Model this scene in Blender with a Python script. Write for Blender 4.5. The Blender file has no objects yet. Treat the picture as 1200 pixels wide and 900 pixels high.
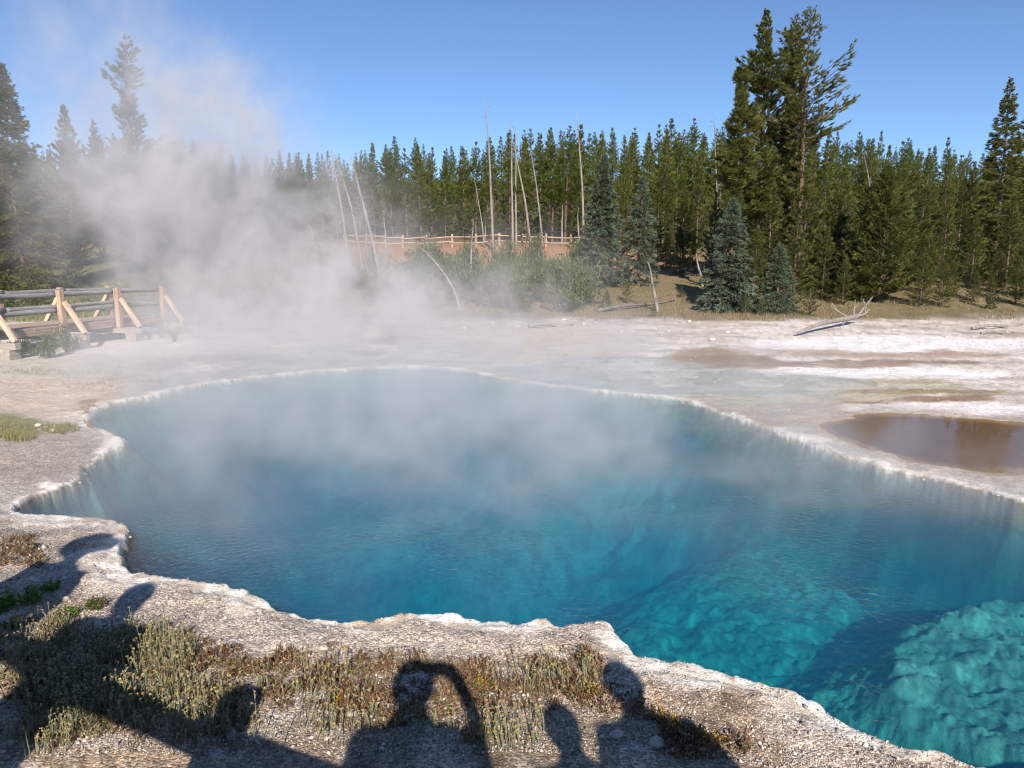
import bpy, bmesh, math, random
import numpy as np
from mathutils import Vector, Matrix

# ------------------------------------------------------------------ camera, sky, sun, exposure
SC = bpy.context.scene
COL = SC.collection
FP, CH = 832.0, 2.2                       # focal length in photo pixels, camera height
PITCH = math.atan(140 / FP)
CP, SP = math.cos(PITCH), math.sin(PITCH)
cam = bpy.data.objects.new('camera', bpy.data.cameras.new('camera'))
COL.objects.link(cam)
cam.location = (0, 0, CH)
cam.rotation_euler = (math.pi / 2 - PITCH, 0, 0)
cam.data.sensor_fit = 'HORIZONTAL'
cam.data.angle = 2 * math.atan(600 / FP)
cam.data.clip_start = 0.02
cam.data.clip_end = 6000
SC.camera = cam

SUN_EL, SUN_AZ = math.radians(30.9), math.radians(172.9)      # azimuth clockwise from +Y
SUN_DIR = Vector((math.sin(SUN_AZ) * math.cos(SUN_EL), math.cos(SUN_AZ) * math.cos(SUN_EL), math.sin(SUN_EL)))
W = bpy.data.worlds.new('World'); SC.world = W; W.use_nodes = True
wn = W.node_tree.nodes; wl = W.node_tree.links
sky = wn.new('ShaderNodeTexSky'); sky.sky_type = 'NISHITA'; sky.sun_disc = False
sky.sun_elevation = SUN_EL; sky.sun_rotation = SUN_AZ
sky.altitude = 2300; sky.air_density = 1.0; sky.dust_density = 0.3; sky.ozone_density = 5.0
wl.new(sky.outputs[0], wn['Background'].inputs['Color'])
wn['Background'].inputs['Strength'].default_value = 0.09
sd_ = bpy.data.lights.new('sun', 'SUN'); sd_.energy = 5.0; sd_.angle = math.radians(0.5); sd_.color = (1.0, 0.9, 0.78)
sun = bpy.data.objects.new('sun', sd_); COL.objects.link(sun)
sun.rotation_euler = SUN_DIR.to_track_quat('Z', 'Y').to_euler()
SC.view_settings.view_transform = 'Standard'; SC.view_settings.look = 'None'
SC.view_settings.exposure = 0.7; SC.view_settings.gamma = 1.0
SC.render.engine = 'CYCLES'
cy = SC.cycles
cy.use_denoising = True
cy.filter_width = 1.15
cy.use_adaptive_sampling = True; cy.adaptive_threshold = 0.015
cy.max_bounces = 8; cy.diffuse_bounces = 3; cy.glossy_bounces = 3; cy.transmission_bounces = 4
cy.volume_bounces = 2; cy.transparent_max_bounces = 12
cy.caustics_reflective = False; cy.caustics_refractive = False
cy.volume_step_rate = 2.5; cy.volume_max_steps = 256

# ------------------------------------------------------------------ helpers
rnd = random.Random(7)
RG = np.random.default_rng(11)

def px(u, v, z=0.0):
    """Point at height z on the sight line through photo pixel (u, v)."""
    a, b = (u - 600) / FP, (450 - v) / FP
    d = np.array([a, CP + b * SP, -SP + b * CP])
    t = (z - CH) / d[2]
    return np.array([a * t, d[1] * t, z])

def to_px(x, y, z):
    dz = z - CH
    dep = np.maximum(y * CP - dz * SP, 0.05)
    return 600 + FP * x / dep, 450 - FP * (y * SP + dz * CP) / dep

def z_at(v, y):
    k = (450 - v) / FP
    return CH + y * (k * CP - SP) / (CP + k * SP)

def x_at(u, y, z):
    return (u - 600) / FP * (y * CP - (z - CH) * SP)

def _h(ix, iy, seed):
    n = (ix.astype(np.int64) * 374761393 + iy.astype(np.int64) * 668265263 + seed * 1442695041) & 0xffffffff
    n = ((n ^ (n >> 13)) * 1274126177) & 0xffffffff
    n = n ^ (n >> 16)
    return (n & 0xffff) / 32767.5 - 1.0

def vnoise(x, y, seed=0):
    ix, iy = np.floor(x), np.floor(y)
    fx, fy = x - ix, y - iy
    fx = fx * fx * fx * (fx * (fx * 6 - 15) + 10); fy = fy * fy * fy * (fy * (fy * 6 - 15) + 10)
    a, b = _h(ix, iy, seed), _h(ix + 1, iy, seed)
    c, d = _h(ix, iy + 1, seed), _h(ix + 1, iy + 1, seed)
    return (a * (1 - fx) + b * fx) * (1 - fy) + (c * (1 - fx) + d * fx) * fy

def fbm(x, y, seed=0, o=4):
    s, a = 0, 0.5
    for k in range(o):
        s = s + a * vnoise(x * 2 ** k + 13.7 * k, y * 2 ** k - 7.3 * k, seed + k); a *= 0.55
    return s

def sstep(a, b, x):
    t = np.clip((x - a) / (b - a), 0, 1)
    return t * t * (3 - 2 * t)

def catmull(P, n=8, closed=True):
    P = np.array(P, float); out = []
    N = len(P)
    for i in range(N if closed else N - 1):
        g = lambda k: P[(i + k) % N] if closed else P[min(max(i + k, 0), N - 1)]
        p0, p1, p2, p3 = g(-1), g(0), g(1), g(2)
        for t in np.linspace(0, 1, n, endpoint=False):
            out.append(0.5 * (2 * p1 + (p2 - p0) * t + (2 * p0 - 5 * p1 + 4 * p2 - p3) * t * t + (3 * p1 - p0 - 3 * p2 + p3) * t ** 3))
    if not closed: out.append(P[-1])
    return np.array(out)

def sdf(X, Y, poly):
    """Signed distance to a polygon, negative inside."""
    d = np.full(X.shape, 1e9); ins = np.zeros(X.shape, bool)
    A = poly; B = np.roll(poly, -1, 0)
    for (ax, ay), (bx, by) in zip(A[:, :2], B[:, :2]):
        ex, ey = bx - ax, by - ay
        wx, wy = X - ax, Y - ay
        t = np.clip((wx * ex + wy * ey) / (ex * ex + ey * ey + 1e-12), 0, 1)
        d = np.minimum(d, (wx - ex * t) ** 2 + (wy - ey * t) ** 2)
        c = ((ay > Y) != (by > Y))
        with np.errstate(divide='ignore', invalid='ignore'):
            ins ^= c & (X < ex * (Y - ay) / (ey if ey else 1e-12) + ax)
    d = np.sqrt(d)
    return np.where(ins, -d, d)

def tag(o, label=None, cat=None, group=None, kind=None):
    if label: o['label'] = label
    if cat: o['category'] = cat
    if group: o['group'] = group
    if kind: o['kind'] = kind
    return o

def empty(name, loc=(0, 0, 0), rz=0.0):
    o = bpy.data.objects.new(name, None); COL.objects.link(o)
    o.location = loc; o.rotation_euler = (0, 0, rz); o.empty_display_size = 0.2
    return o

def link(name, me, mat=None, parent=None, loc=None):
    o = bpy.data.objects.new(name, me); COL.objects.link(o)
    if mat is not None and not me.materials: me.materials.append(mat)
    if parent is not None: o.parent = parent
    if loc is not None: o.location = loc
    return o

def mesh_np(name, V, F, tint=None, smooth=False):
    V = np.asarray(V, np.float32); F = np.asarray(F, np.int32)
    me = bpy.data.meshes.new(name)
    k = F.shape[1]
    me.vertices.add(len(V)); me.vertices.foreach_set('co', V.ravel())
    me.loops.add(F.size); me.loops.foreach_set('vertex_index', F.ravel())
    me.polygons.add(len(F)); me.polygons.foreach_set('loop_start', np.arange(0, F.size, k, dtype=np.int32))
    if smooth: me.polygons.foreach_set('use_smooth', np.ones(len(F), bool))
    me.update(calc_edges=True)
    if tint is not None:
        t = np.ones((len(V), 4), np.float32); t[:, :tint.shape[1]] = tint
        a = me.color_attributes.new('tint', 'FLOAT_COLOR', 'POINT'); a.data.foreach_set('color', t.ravel())
    me.validate()
    return me

def bm_mesh(name, bm, smooth=False):
    me = bpy.data.meshes.new(name); bm.normal_update(); bm.to_mesh(me); bm.free()
    if smooth:
        for p in me.polygons: p.use_smooth = True
    return me

def box_bm(sx, sy, sz, bev=0.006, wob=0.0):
    bm = bmesh.new(); bmesh.ops.create_cube(bm, size=1)
    for v in bm.verts:
        v.co = Vector((v.co.x * sx, v.co.y * sy, v.co.z * sz)) + Vector([rnd.uniform(-wob, wob) for _ in range(3)])
    if bev: bmesh.ops.bevel(bm, geom=bm.edges[:], offset=bev, segments=1, affect='EDGES')
    return bm

def beam(name, a, b, w, h, mat, parent, wob=0.004, up=(0, 0, 1)):
    """Squared timber from a to b in the parent's space."""
    a, b = Vector(a), Vector(b); d = b - a
    me = bm_mesh(name, box_bm(d.length, w, h, 0.007, wob))
    o = link(name, me, mat, parent)
    x = d.normalized(); y = Vector(up).cross(x)
    if y.length < 1e-3: y = Vector((0, 1, 0))
    y.normalize(); z = x.cross(y)
    m = Matrix((x, y, z)).transposed().to_4x4(); m.translation = (a + b) / 2
    o.matrix_local = m
    return o

def tube_arrays(P, R, n=6, cap=False):
    """Tapered tube along points P with radii R: vertices and quads (triangles padded for the caps)."""
    P = np.asarray(P, float); R = np.asarray(R, float).ravel()
    if cap:
        e0, e1 = P[0] - P[1], P[-1] - P[-2]
        P = np.vstack([P[0] + e0 * 1e-3, P, P[-1] + e1 * 1e-3]); R = np.concatenate([[1e-4], R, [1e-4]])
    T = np.gradient(P, axis=0); T /= np.linalg.norm(T, axis=1)[:, None] + 1e-9
    ref = np.array([0.31, 0.92, 0.24]) if abs(T[0] @ np.array([0.31, 0.92, 0.24])) < 0.9 else np.array([1.0, 0, 0])
    U = np.cross(T, ref); U /= np.linalg.norm(U, axis=1)[:, None] + 1e-9
    Vv = np.cross(T, U)
    a = np.linspace(0, 2 * np.pi, n, endpoint=False)
    V = (P[:, None] + R[:, None, None] * (np.cos(a)[None, :, None] * U[:, None] + np.sin(a)[None, :, None] * Vv[:, None])).reshape(-1, 3)
    F = []
    for i in range(len(P) - 1):
        for j in range(n):
            k = (j + 1) % n
            F.append((i * n + j, i * n + k, (i + 1) * n + k, (i + 1) * n + j))
    return V, np.array(F)

class Acc:
    """Collects vertex and face arrays (triangles or quads split to triangles) into one mesh."""
    def __init__(s): s.V, s.F, s.T, s.n = [], [], [], 0
    def add(s, V, F, tint=(1, 1, 1)):
        F = np.asarray(F)
        if F.shape[1] == 4: F = np.vstack([F[:, [0, 1, 2]], F[:, [0, 2, 3]]])
        s.V.append(np.asarray(V, float)); s.F.append(F + s.n); s.n += len(V)
        t = np.asarray(tint, float)
        s.T.append(np.tile(t, (len(V), 1)) if t.ndim == 1 else t)
    def mesh(s, name, smooth=False):
        return mesh_np(name, np.vstack(s.V), np.vstack(s.F), np.vstack(s.T), smooth)

# ------------------------------------------------------------------ materials
def mat(name):
    m = bpy.data.materials.new(name); m.use_nodes = True
    nt = m.node_tree; b = nt.nodes['Principled BSDF']
    return m, nt, b

def N(nt, t, **kw):
    n = nt.nodes.new(t)
    for k, v in kw.items():
        if k in n.inputs.keys(): n.inputs[k].default_value = v
        else: setattr(n, k, v)
    return n

def mixc(nt, fac, a, b, mode='MIX'):
    n = nt.nodes.new('ShaderNodeMix'); n.data_type = 'RGBA'; n.blend_type = mode
    for s, val in ((n.inputs[0], fac), (n.inputs[6], a), (n.inputs[7], b)):
        if hasattr(val, 'is_linked'): nt.links.new(val, s)
        elif isinstance(val, (int, float)): s.default_value = val
        else: s.default_value = (*val, 1)
    return n.outputs[2]

def ramp(nt, fac, stops):
    n = nt.nodes.new('ShaderNodeValToRGB'); nt.links.new(fac, n.inputs[0])
    e = n.color_ramp.elements
    while len(e) < len(stops): e.new(0.5)
    for i, (p, c) in enumerate(stops):
        e[i].position = p; e[i].color = (*c, 1) if not isinstance(c, (int, float)) else (c, c, c, 1)
    return n.outputs[0]

def foliage_mat(name, col, col2, trans=0.18, rough=0.55):
    m, nt, b = mat(name); L = nt.links
    at = N(nt, 'ShaderNodeAttribute', attribute_name='tint')
    oi = N(nt, 'ShaderNodeObjectInfo')
    base = mixc(nt, oi.outputs['Random'], col, col2)
    c = mixc(nt, 1.0, base, at.outputs['Color'], 'MULTIPLY')
    L.new(c, b.inputs['Base Color']); b.inputs['Roughness'].default_value = rough
    b.inputs['Specular IOR Level'].default_value = 0.25
    tr = N(nt, 'ShaderNodeBsdfTranslucent'); L.new(c, tr.inputs['Color'])
    ms = N(nt, 'ShaderNodeMixShader'); ms.inputs[0].default_value = trans
    L.new(b.outputs[0], ms.inputs[1]); L.new(tr.outputs[0], ms.inputs[2])
    L.new(ms.outputs[0], nt.nodes['Material Output'].inputs['Surface'])
    return m

def wood_mat(name, c1, c2, scale=(3, 30, 30), rough=0.8):
    m, nt, b = mat(name); L = nt.links
    tc = N(nt, 'ShaderNodeTexCoord'); mp = N(nt, 'ShaderNodeMapping'); mp.inputs['Scale'].default_value = scale
    oi = N(nt, 'ShaderNodeObjectInfo')
    L.new(tc.outputs['Object'], mp.inputs['Vector'])
    add = N(nt, 'ShaderNodeVectorMath', operation='ADD'); L.new(mp.outputs[0], add.inputs[0])
    mul = N(nt, 'ShaderNodeVectorMath', operation='SCALE'); L.new(oi.outputs['Location'], mul.inputs[0]); mul.inputs['Scale'].default_value = 3.7
    L.new(mul.outputs[0], add.inputs[1])
    no = N(nt, 'ShaderNodeTexNoise', Scale=1.0, Detail=6.0, Roughness=0.65); L.new(add.outputs[0], no.inputs['Vector'])
    c = ramp(nt, no.outputs[0], [(0.3, c1), (0.7, c2)])
    n2 = N(nt, 'ShaderNodeTexNoise', Scale=0.35, Detail=2.0); L.new(add.outputs[0], n2.inputs['Vector'])
    v = ramp(nt, n2.outputs[0], [(0.3, 0.7), (0.7, 1.15)])
    L.new(mixc(nt, 1.0, c, v, 'MULTIPLY'), b.inputs['Base Color'])
    b.inputs['Roughness'].default_value = rough; b.inputs['Specular IOR Level'].default_value = 0.2
    bp = N(nt, 'ShaderNodeBump', Strength=0.4, Distance=0.01); L.new(no.outputs[0], bp.inputs['Height']); L.new(bp.outputs[0], b.inputs['Normal'])
    return m

M_pine = foliage_mat('pine_needles', (0.135, 0.185, 0.036), (0.190, 0.220, 0.046), 0.5)
M_dark = foliage_mat('dark_pine_needles', (0.118, 0.142, 0.038), (0.165, 0.172, 0.050), 0.48)
M_spruce = foliage_mat('blue_spruce_needles', (0.115, 0.150, 0.110), (0.105, 0.145, 0.092), 0.25)
M_shrub = foliage_mat('shrub_leaves', (0.085, 0.125, 0.04), (0.12, 0.14, 0.06), 0.35)
M_plant = foliage_mat('plant_tissue', (1, 1, 1), (0.9, 0.9, 0.9), 0.2, 0.7)
M_bark = wood_mat('pine_bark', (0.085, 0.06, 0.045), (0.17, 0.125, 0.095), (20, 20, 4))
M_dead = wood_mat('dead_wood', (0.16, 0.145, 0.135), (0.33, 0.30, 0.275), (20, 20, 3))
M_snag = wood_mat('dark_snag', (0.10, 0.085, 0.075), (0.22, 0.19, 0.17), (20, 20, 3))
M_post = wood_mat('new_timber', (0.30, 0.205, 0.15), (0.50, 0.36, 0.27), (4, 40, 40))
M_brace = wood_mat('pale_timber', (0.42, 0.30, 0.21), (0.64, 0.49, 0.36), (4, 40, 40))
M_log = wood_mat('weathered_log', (0.15, 0.15, 0.16), (0.31, 0.30, 0.30), (4, 30, 30))
M_plank = wood_mat('weathered_plank', (0.23, 0.17, 0.14), (0.40, 0.30, 0.24), (4, 40, 40))
M_greybeam = wood_mat('grey_timber', (0.24, 0.21, 0.19), (0.42, 0.37, 0.33), (4, 40, 40))
M_fence = wood_mat('fence_wood', (0.33, 0.22, 0.14), (0.50, 0.35, 0.23), (4, 40, 40))

def ground_mat():
    m, nt, b = mat('sinter_ground'); L = nt.links
    tc = N(nt, 'ShaderNodeTexCoord')
    at = N(nt, 'ShaderNodeAttribute', attribute_name='tint')
    gr = N(nt, 'ShaderNodeAttribute', attribute_name='grain')
    v1 = N(nt, 'ShaderNodeTexVoronoi', Scale=75.0); L.new(tc.outputs['Object'], v1.inputs['Vector'])
    v2 = N(nt, 'ShaderNodeTexVoronoi', Scale=170.0); L.new(tc.outputs['Object'], v2.inputs['Vector'])
    n1 = N(nt, 'ShaderNodeTexNoise', Scale=14.0, Detail=8.0, Roughness=0.7); L.new(tc.outputs['Object'], n1.inputs['Vector'])
    n2 = N(nt, 'ShaderNodeTexNoise', Scale=1.7, Detail=8.0, Roughness=0.72); L.new(tc.outputs['Object'], n2.inputs['Vector'])
    sep1 = N(nt, 'ShaderNodeSeparateColor'); L.new(v1.outputs['Color'], sep1.inputs[0])
    sep2 = N(nt, 'ShaderNodeSeparateColor'); L.new(v2.outputs['Color'], sep2.inputs[0])
    g1 = ramp(nt, sep1.outputs[0], [(0.0, 0.5), (0.5, 0.98), (1.0, 1.6)])
    g2 = ramp(nt, sep2.outputs[1], [(0.0, 0.6), (0.5, 1.0), (1.0, 1.45)])
    gg = mixc(nt, 1.0, g1, g2, 'MULTIPLY')
    gg = mixc(nt, gr.outputs['Fac'], (1, 1, 1), gg)
    a = mixc(nt, 1.0, at.outputs['Color'], gg, 'MULTIPLY')
    b1 = ramp(nt, n1.outputs[0], [(0.3, 0.72), (0.7, 1.2)])
    b2 = ramp(nt, n2.outputs[0], [(0.3, 0.78), (0.7, 1.2)])
    a = mixc(nt, 1.0, a, b1, 'MULTIPLY'); a = mixc(nt, 1.0, a, b2, 'MULTIPLY')
    L.new(a, b.inputs['Base Color'])
    wet = N(nt, 'ShaderNodeAttribute', attribute_name='wet')
    mr = N(nt, 'ShaderNodeMapRange'); L.new(wet.outputs['Fac'], mr.inputs[0]); mr.inputs[3].default_value = 0.92; mr.inputs[4].default_value = 0.3
    L.new(mr.outputs[0], b.inputs['Roughness']); b.inputs['Specular IOR Level'].default_value = 0.25
    h1 = N(nt, 'ShaderNodeMath', operation='MULTIPLY'); L.new(v1.outputs['Distance'], h1.inputs[0]); h1.inputs[1].default_value = -0.010
    h1b = N(nt, 'ShaderNodeMath', operation='MULTIPLY'); L.new(h1.outputs[0], h1b.inputs[0]); L.new(gr.outputs['Fac'], h1b.inputs[1])
    h2 = N(nt, 'ShaderNodeMath', operation='MULTIPLY_ADD'); L.new(n1.outputs[0], h2.inputs[0]); h2.inputs[1].default_value = 0.03; L.new(h1b.outputs[0], h2.inputs[2])
    h3 = N(nt, 'ShaderNodeMath', operation='MULTIPLY_ADD'); L.new(n2.outputs[0], h3.inputs[0]); h3.inputs[1].default_value = 0.05; L.new(h2.outputs[0], h3.inputs[2])
    bp = N(nt, 'ShaderNodeBump', Strength=0.8, Distance=1.0); L.new(h3.outputs[0], bp.inputs['Height']); L.new(bp.outputs[0], b.inputs['Normal'])
    return m

def water_mat(name, volume=True, tintc=(1, 1, 1), ripple=0.4, gloss=0.04, refl=0.98):
    m, nt, b = mat(name); L = nt.links
    nt.nodes.remove(b)
    out = nt.nodes['Material Output']
    tc = N(nt, 'ShaderNodeTexCoord')
    n1 = N(nt, 'ShaderNodeTexNoise', Scale=20.0, Detail=3.0, Roughness=0.55, Distortion=0.6); L.new(tc.outputs['Object'], n1.inputs['Vector'])
    n2 = N(nt, 'ShaderNodeTexNoise', Scale=50.0, Detail=2.0); L.new(tc.outputs['Object'], n2.inputs['Vector'])
    ad = N(nt, 'ShaderNodeMath', operation='MULTIPLY_ADD'); L.new(n2.outputs[0], ad.inputs[0]); ad.inputs[1].default_value = 0.25; L.new(n1.outputs[0], ad.inputs[2])
    n3 = N(nt, 'ShaderNodeTexNoise', Scale=0.7, Detail=3.0); L.new(tc.outputs['Object'], n3.inputs['Vector'])
    pm = N(nt, 'ShaderNodeMapRange'); L.new(n3.outputs[0], pm.inputs[0]); pm.inputs[1].default_value = 0.38; pm.inputs[2].default_value = 0.62; pm.inputs[3].default_value = 0.12 * ripple; pm.inputs[4].default_value = 1.5 * ripple
    bp = N(nt, 'ShaderNodeBump', Distance=0.02); L.new(pm.outputs[0], bp.inputs['Strength']); L.new(ad.outputs[0], bp.inputs['Height'])
    lw = N(nt, 'ShaderNodeLayerWeight', Blend=0.5); L.new(bp.outputs[0], lw.inputs['Normal'])
    pw = N(nt, 'ShaderNodeMath', operation='POWER'); L.new(lw.outputs['Facing'], pw.inputs[0]); pw.inputs[1].default_value = 5.0
    fr = N(nt, 'ShaderNodeMath', operation='MULTIPLY_ADD'); L.new(pw.outputs[0], fr.inputs[0]); fr.inputs[1].default_value = refl; fr.inputs[2].default_value = 0.02 * refl
    tr = N(nt, 'ShaderNodeBsdfTransparent'); tr.inputs['Color'].default_value = (*tintc, 1)
    gl = N(nt, 'ShaderNodeBsdfGlossy', Roughness=gloss); L.new(bp.outputs[0], gl.inputs['Normal'])
    ms = N(nt, 'ShaderNodeMixShader'); L.new(fr.outputs[0], ms.inputs[0]); L.new(tr.outputs[0], ms.inputs[1]); L.new(gl.outputs[0], ms.inputs[2])
    L.new(ms.outputs[0], out.inputs['Surface'])
    if volume:
        ab = N(nt, 'ShaderNodeVolumeAbsorption', Density=1.0); k = 0.55
        ab.inputs['Color'].default_value = (0.10, 1 - 0.275 * k, 1 - 0.16 * k, 1)
        sc = N(nt, 'ShaderNodeVolumeScatter', Density=0.11, Anisotropy=0.0); sc.inputs['Color'].default_value = (0.08, 0.55, 0.95, 1)
        av = N(nt, 'ShaderNodeAddShader'); L.new(ab.outputs[0], av.inputs[0]); L.new(sc.outputs[0], av.inputs[1])
        L.new(av.outputs[0], out.inputs['Volume'])
        m.cycles.homogeneous_volume = True
    return m

M_ground = ground_mat()
M_water = water_mat('hot_spring_water', True)
M_puddle = water_mat('shallow_water', False, (0.88, 0.74, 0.48), 0.03, 0.005, 0.6)
M_runoff = water_mat('runoff_film', False, (0.93, 0.95, 0.95), 0.4, 0.25, 0.35)

def stone_mat(name, c1, c2):
    m, nt, b = mat(name); L = nt.links
    tc = N(nt, 'ShaderNodeTexCoord'); at = N(nt, 'ShaderNodeAttribute', attribute_name='tint')
    no = N(nt, 'ShaderNodeTexNoise', Scale=35.0, Detail=6.0, Roughness=0.7); L.new(tc.outputs['Object'], no.inputs['Vector'])
    c = ramp(nt, no.outputs[0], [(0.3, c1), (0.7, c2)])
    L.new(mixc(nt, 1.0, c, at.outputs['Color'], 'MULTIPLY'), b.inputs['Base Color']); b.inputs['Roughness'].default_value = 0.9
    b.inputs['Specular IOR Level'].default_value = 0.2
    bp = N(nt, 'ShaderNodeBump', Strength=0.6, Distance=0.01); L.new(no.outputs[0], bp.inputs['Height']); L.new(bp.outputs[0], b.inputs['Normal'])
    return m
M_crust = stone_mat('sinter_crust', (0.55, 0.50, 0.44), (0.78, 0.74, 0.68))
M_gravel = stone_mat('gravel_stone', (0.8, 0.8, 0.8), (1, 1, 1))

# ------------------------------------------------------------------ terrain
POOL_PX = [(24, 592), (46, 581), (87, 564), (101, 546), (128, 530), (149, 519), (142, 509), (125, 503), (103, 496), (107, 485),
           (132, 471), (171, 463), (250, 447), (320, 439), (400, 432), (480, 429), (545, 433), (580, 441), (640, 450), (700, 457),
           (760, 463), (800, 468), (850, 484), (900, 501), (950, 521), (1000, 537), (1060, 553), (1120, 566), (1160, 574),
           (1200, 586), (1360, 632), (1560, 700), (1660, 800), (1600, 900), (1420, 950), (1230, 938), (1105, 901), (1070, 891),
           (1015, 868), (950, 836), (900, 816), (840, 802), (775, 786), (745, 771), (715, 748), (700, 744), (650, 743), (633, 740),
           (600, 744), (557, 736), (503, 731), (440, 738), (383, 740), (355, 732), (329, 725), (289, 703), (253, 696), (228, 691),
           (185, 684), (153, 675), (146, 655), (153, 636), (156, 621), (124, 611), (92, 609), (66, 604), (46, 606), (30, 602)]
POOL = catmull([px(u, v, 0.03)[:2] for u, v in POOL_PX], 6)

def poly_px(pts, z):
    return catmull([px(u, v, z)[:2] for u, v in pts], 4)

LEDGE_R = poly_px([(1020, 805), (1030, 750), (1068, 712), (1130, 694), (1200, 688), (1330, 715), (1380, 800), (1330, 925), (1215, 905), (1140, 868), (1060, 832)], -0.55)
LEDGE_S = poly_px([(1072, 640), (1105, 632), (1142, 665), (1130, 690), (1100, 672)], -0.75)
LEDGE_C = poly_px([(700, 770), (720, 745), (790, 705), (830, 668), (875, 645), (925, 642), (970, 668), (1012, 692), (965, 735), (938, 780), (962, 832), (930, 840), (860, 815), (780, 800)], -1.0)
LEDGE_L = poly_px([(80, 592), (105, 583), (130, 592), (134, 606), (110, 608), (85, 604)], -0.4)
PUDDLE = poly_px([(980, 495), (1030, 488), (1100, 487), (1200, 495), (1320, 507), (1330, 556), (1200, 548), (1130, 544), (1060, 531), (1005, 512)], 0.04)
RUNOFF = poly_px([(565, 436), (640, 424), (760, 419), (850, 431), (1000, 444), (985, 459), (900, 466), (830, 461), (790, 468), (745, 463), (700, 457), (640, 449)], 0.03)
NOTCH = [(780, 467), (700, 457), (640, 450), (580, 441)]

def hill(x, y):
    r = np.clip(y - 27, 0, None)
    z = 0.108 * np.clip(r, 0, 38) * sstep(0, 9, r) + 0.22 * np.clip(r - 38, 0, 50) + 0.03 * np.clip(r - 88, 0, 300)
    z = z + sstep(27, 36, y) * 0.22 * fbm(x * 0.16, y * 0.16, 31, 3)
    return z

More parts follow.
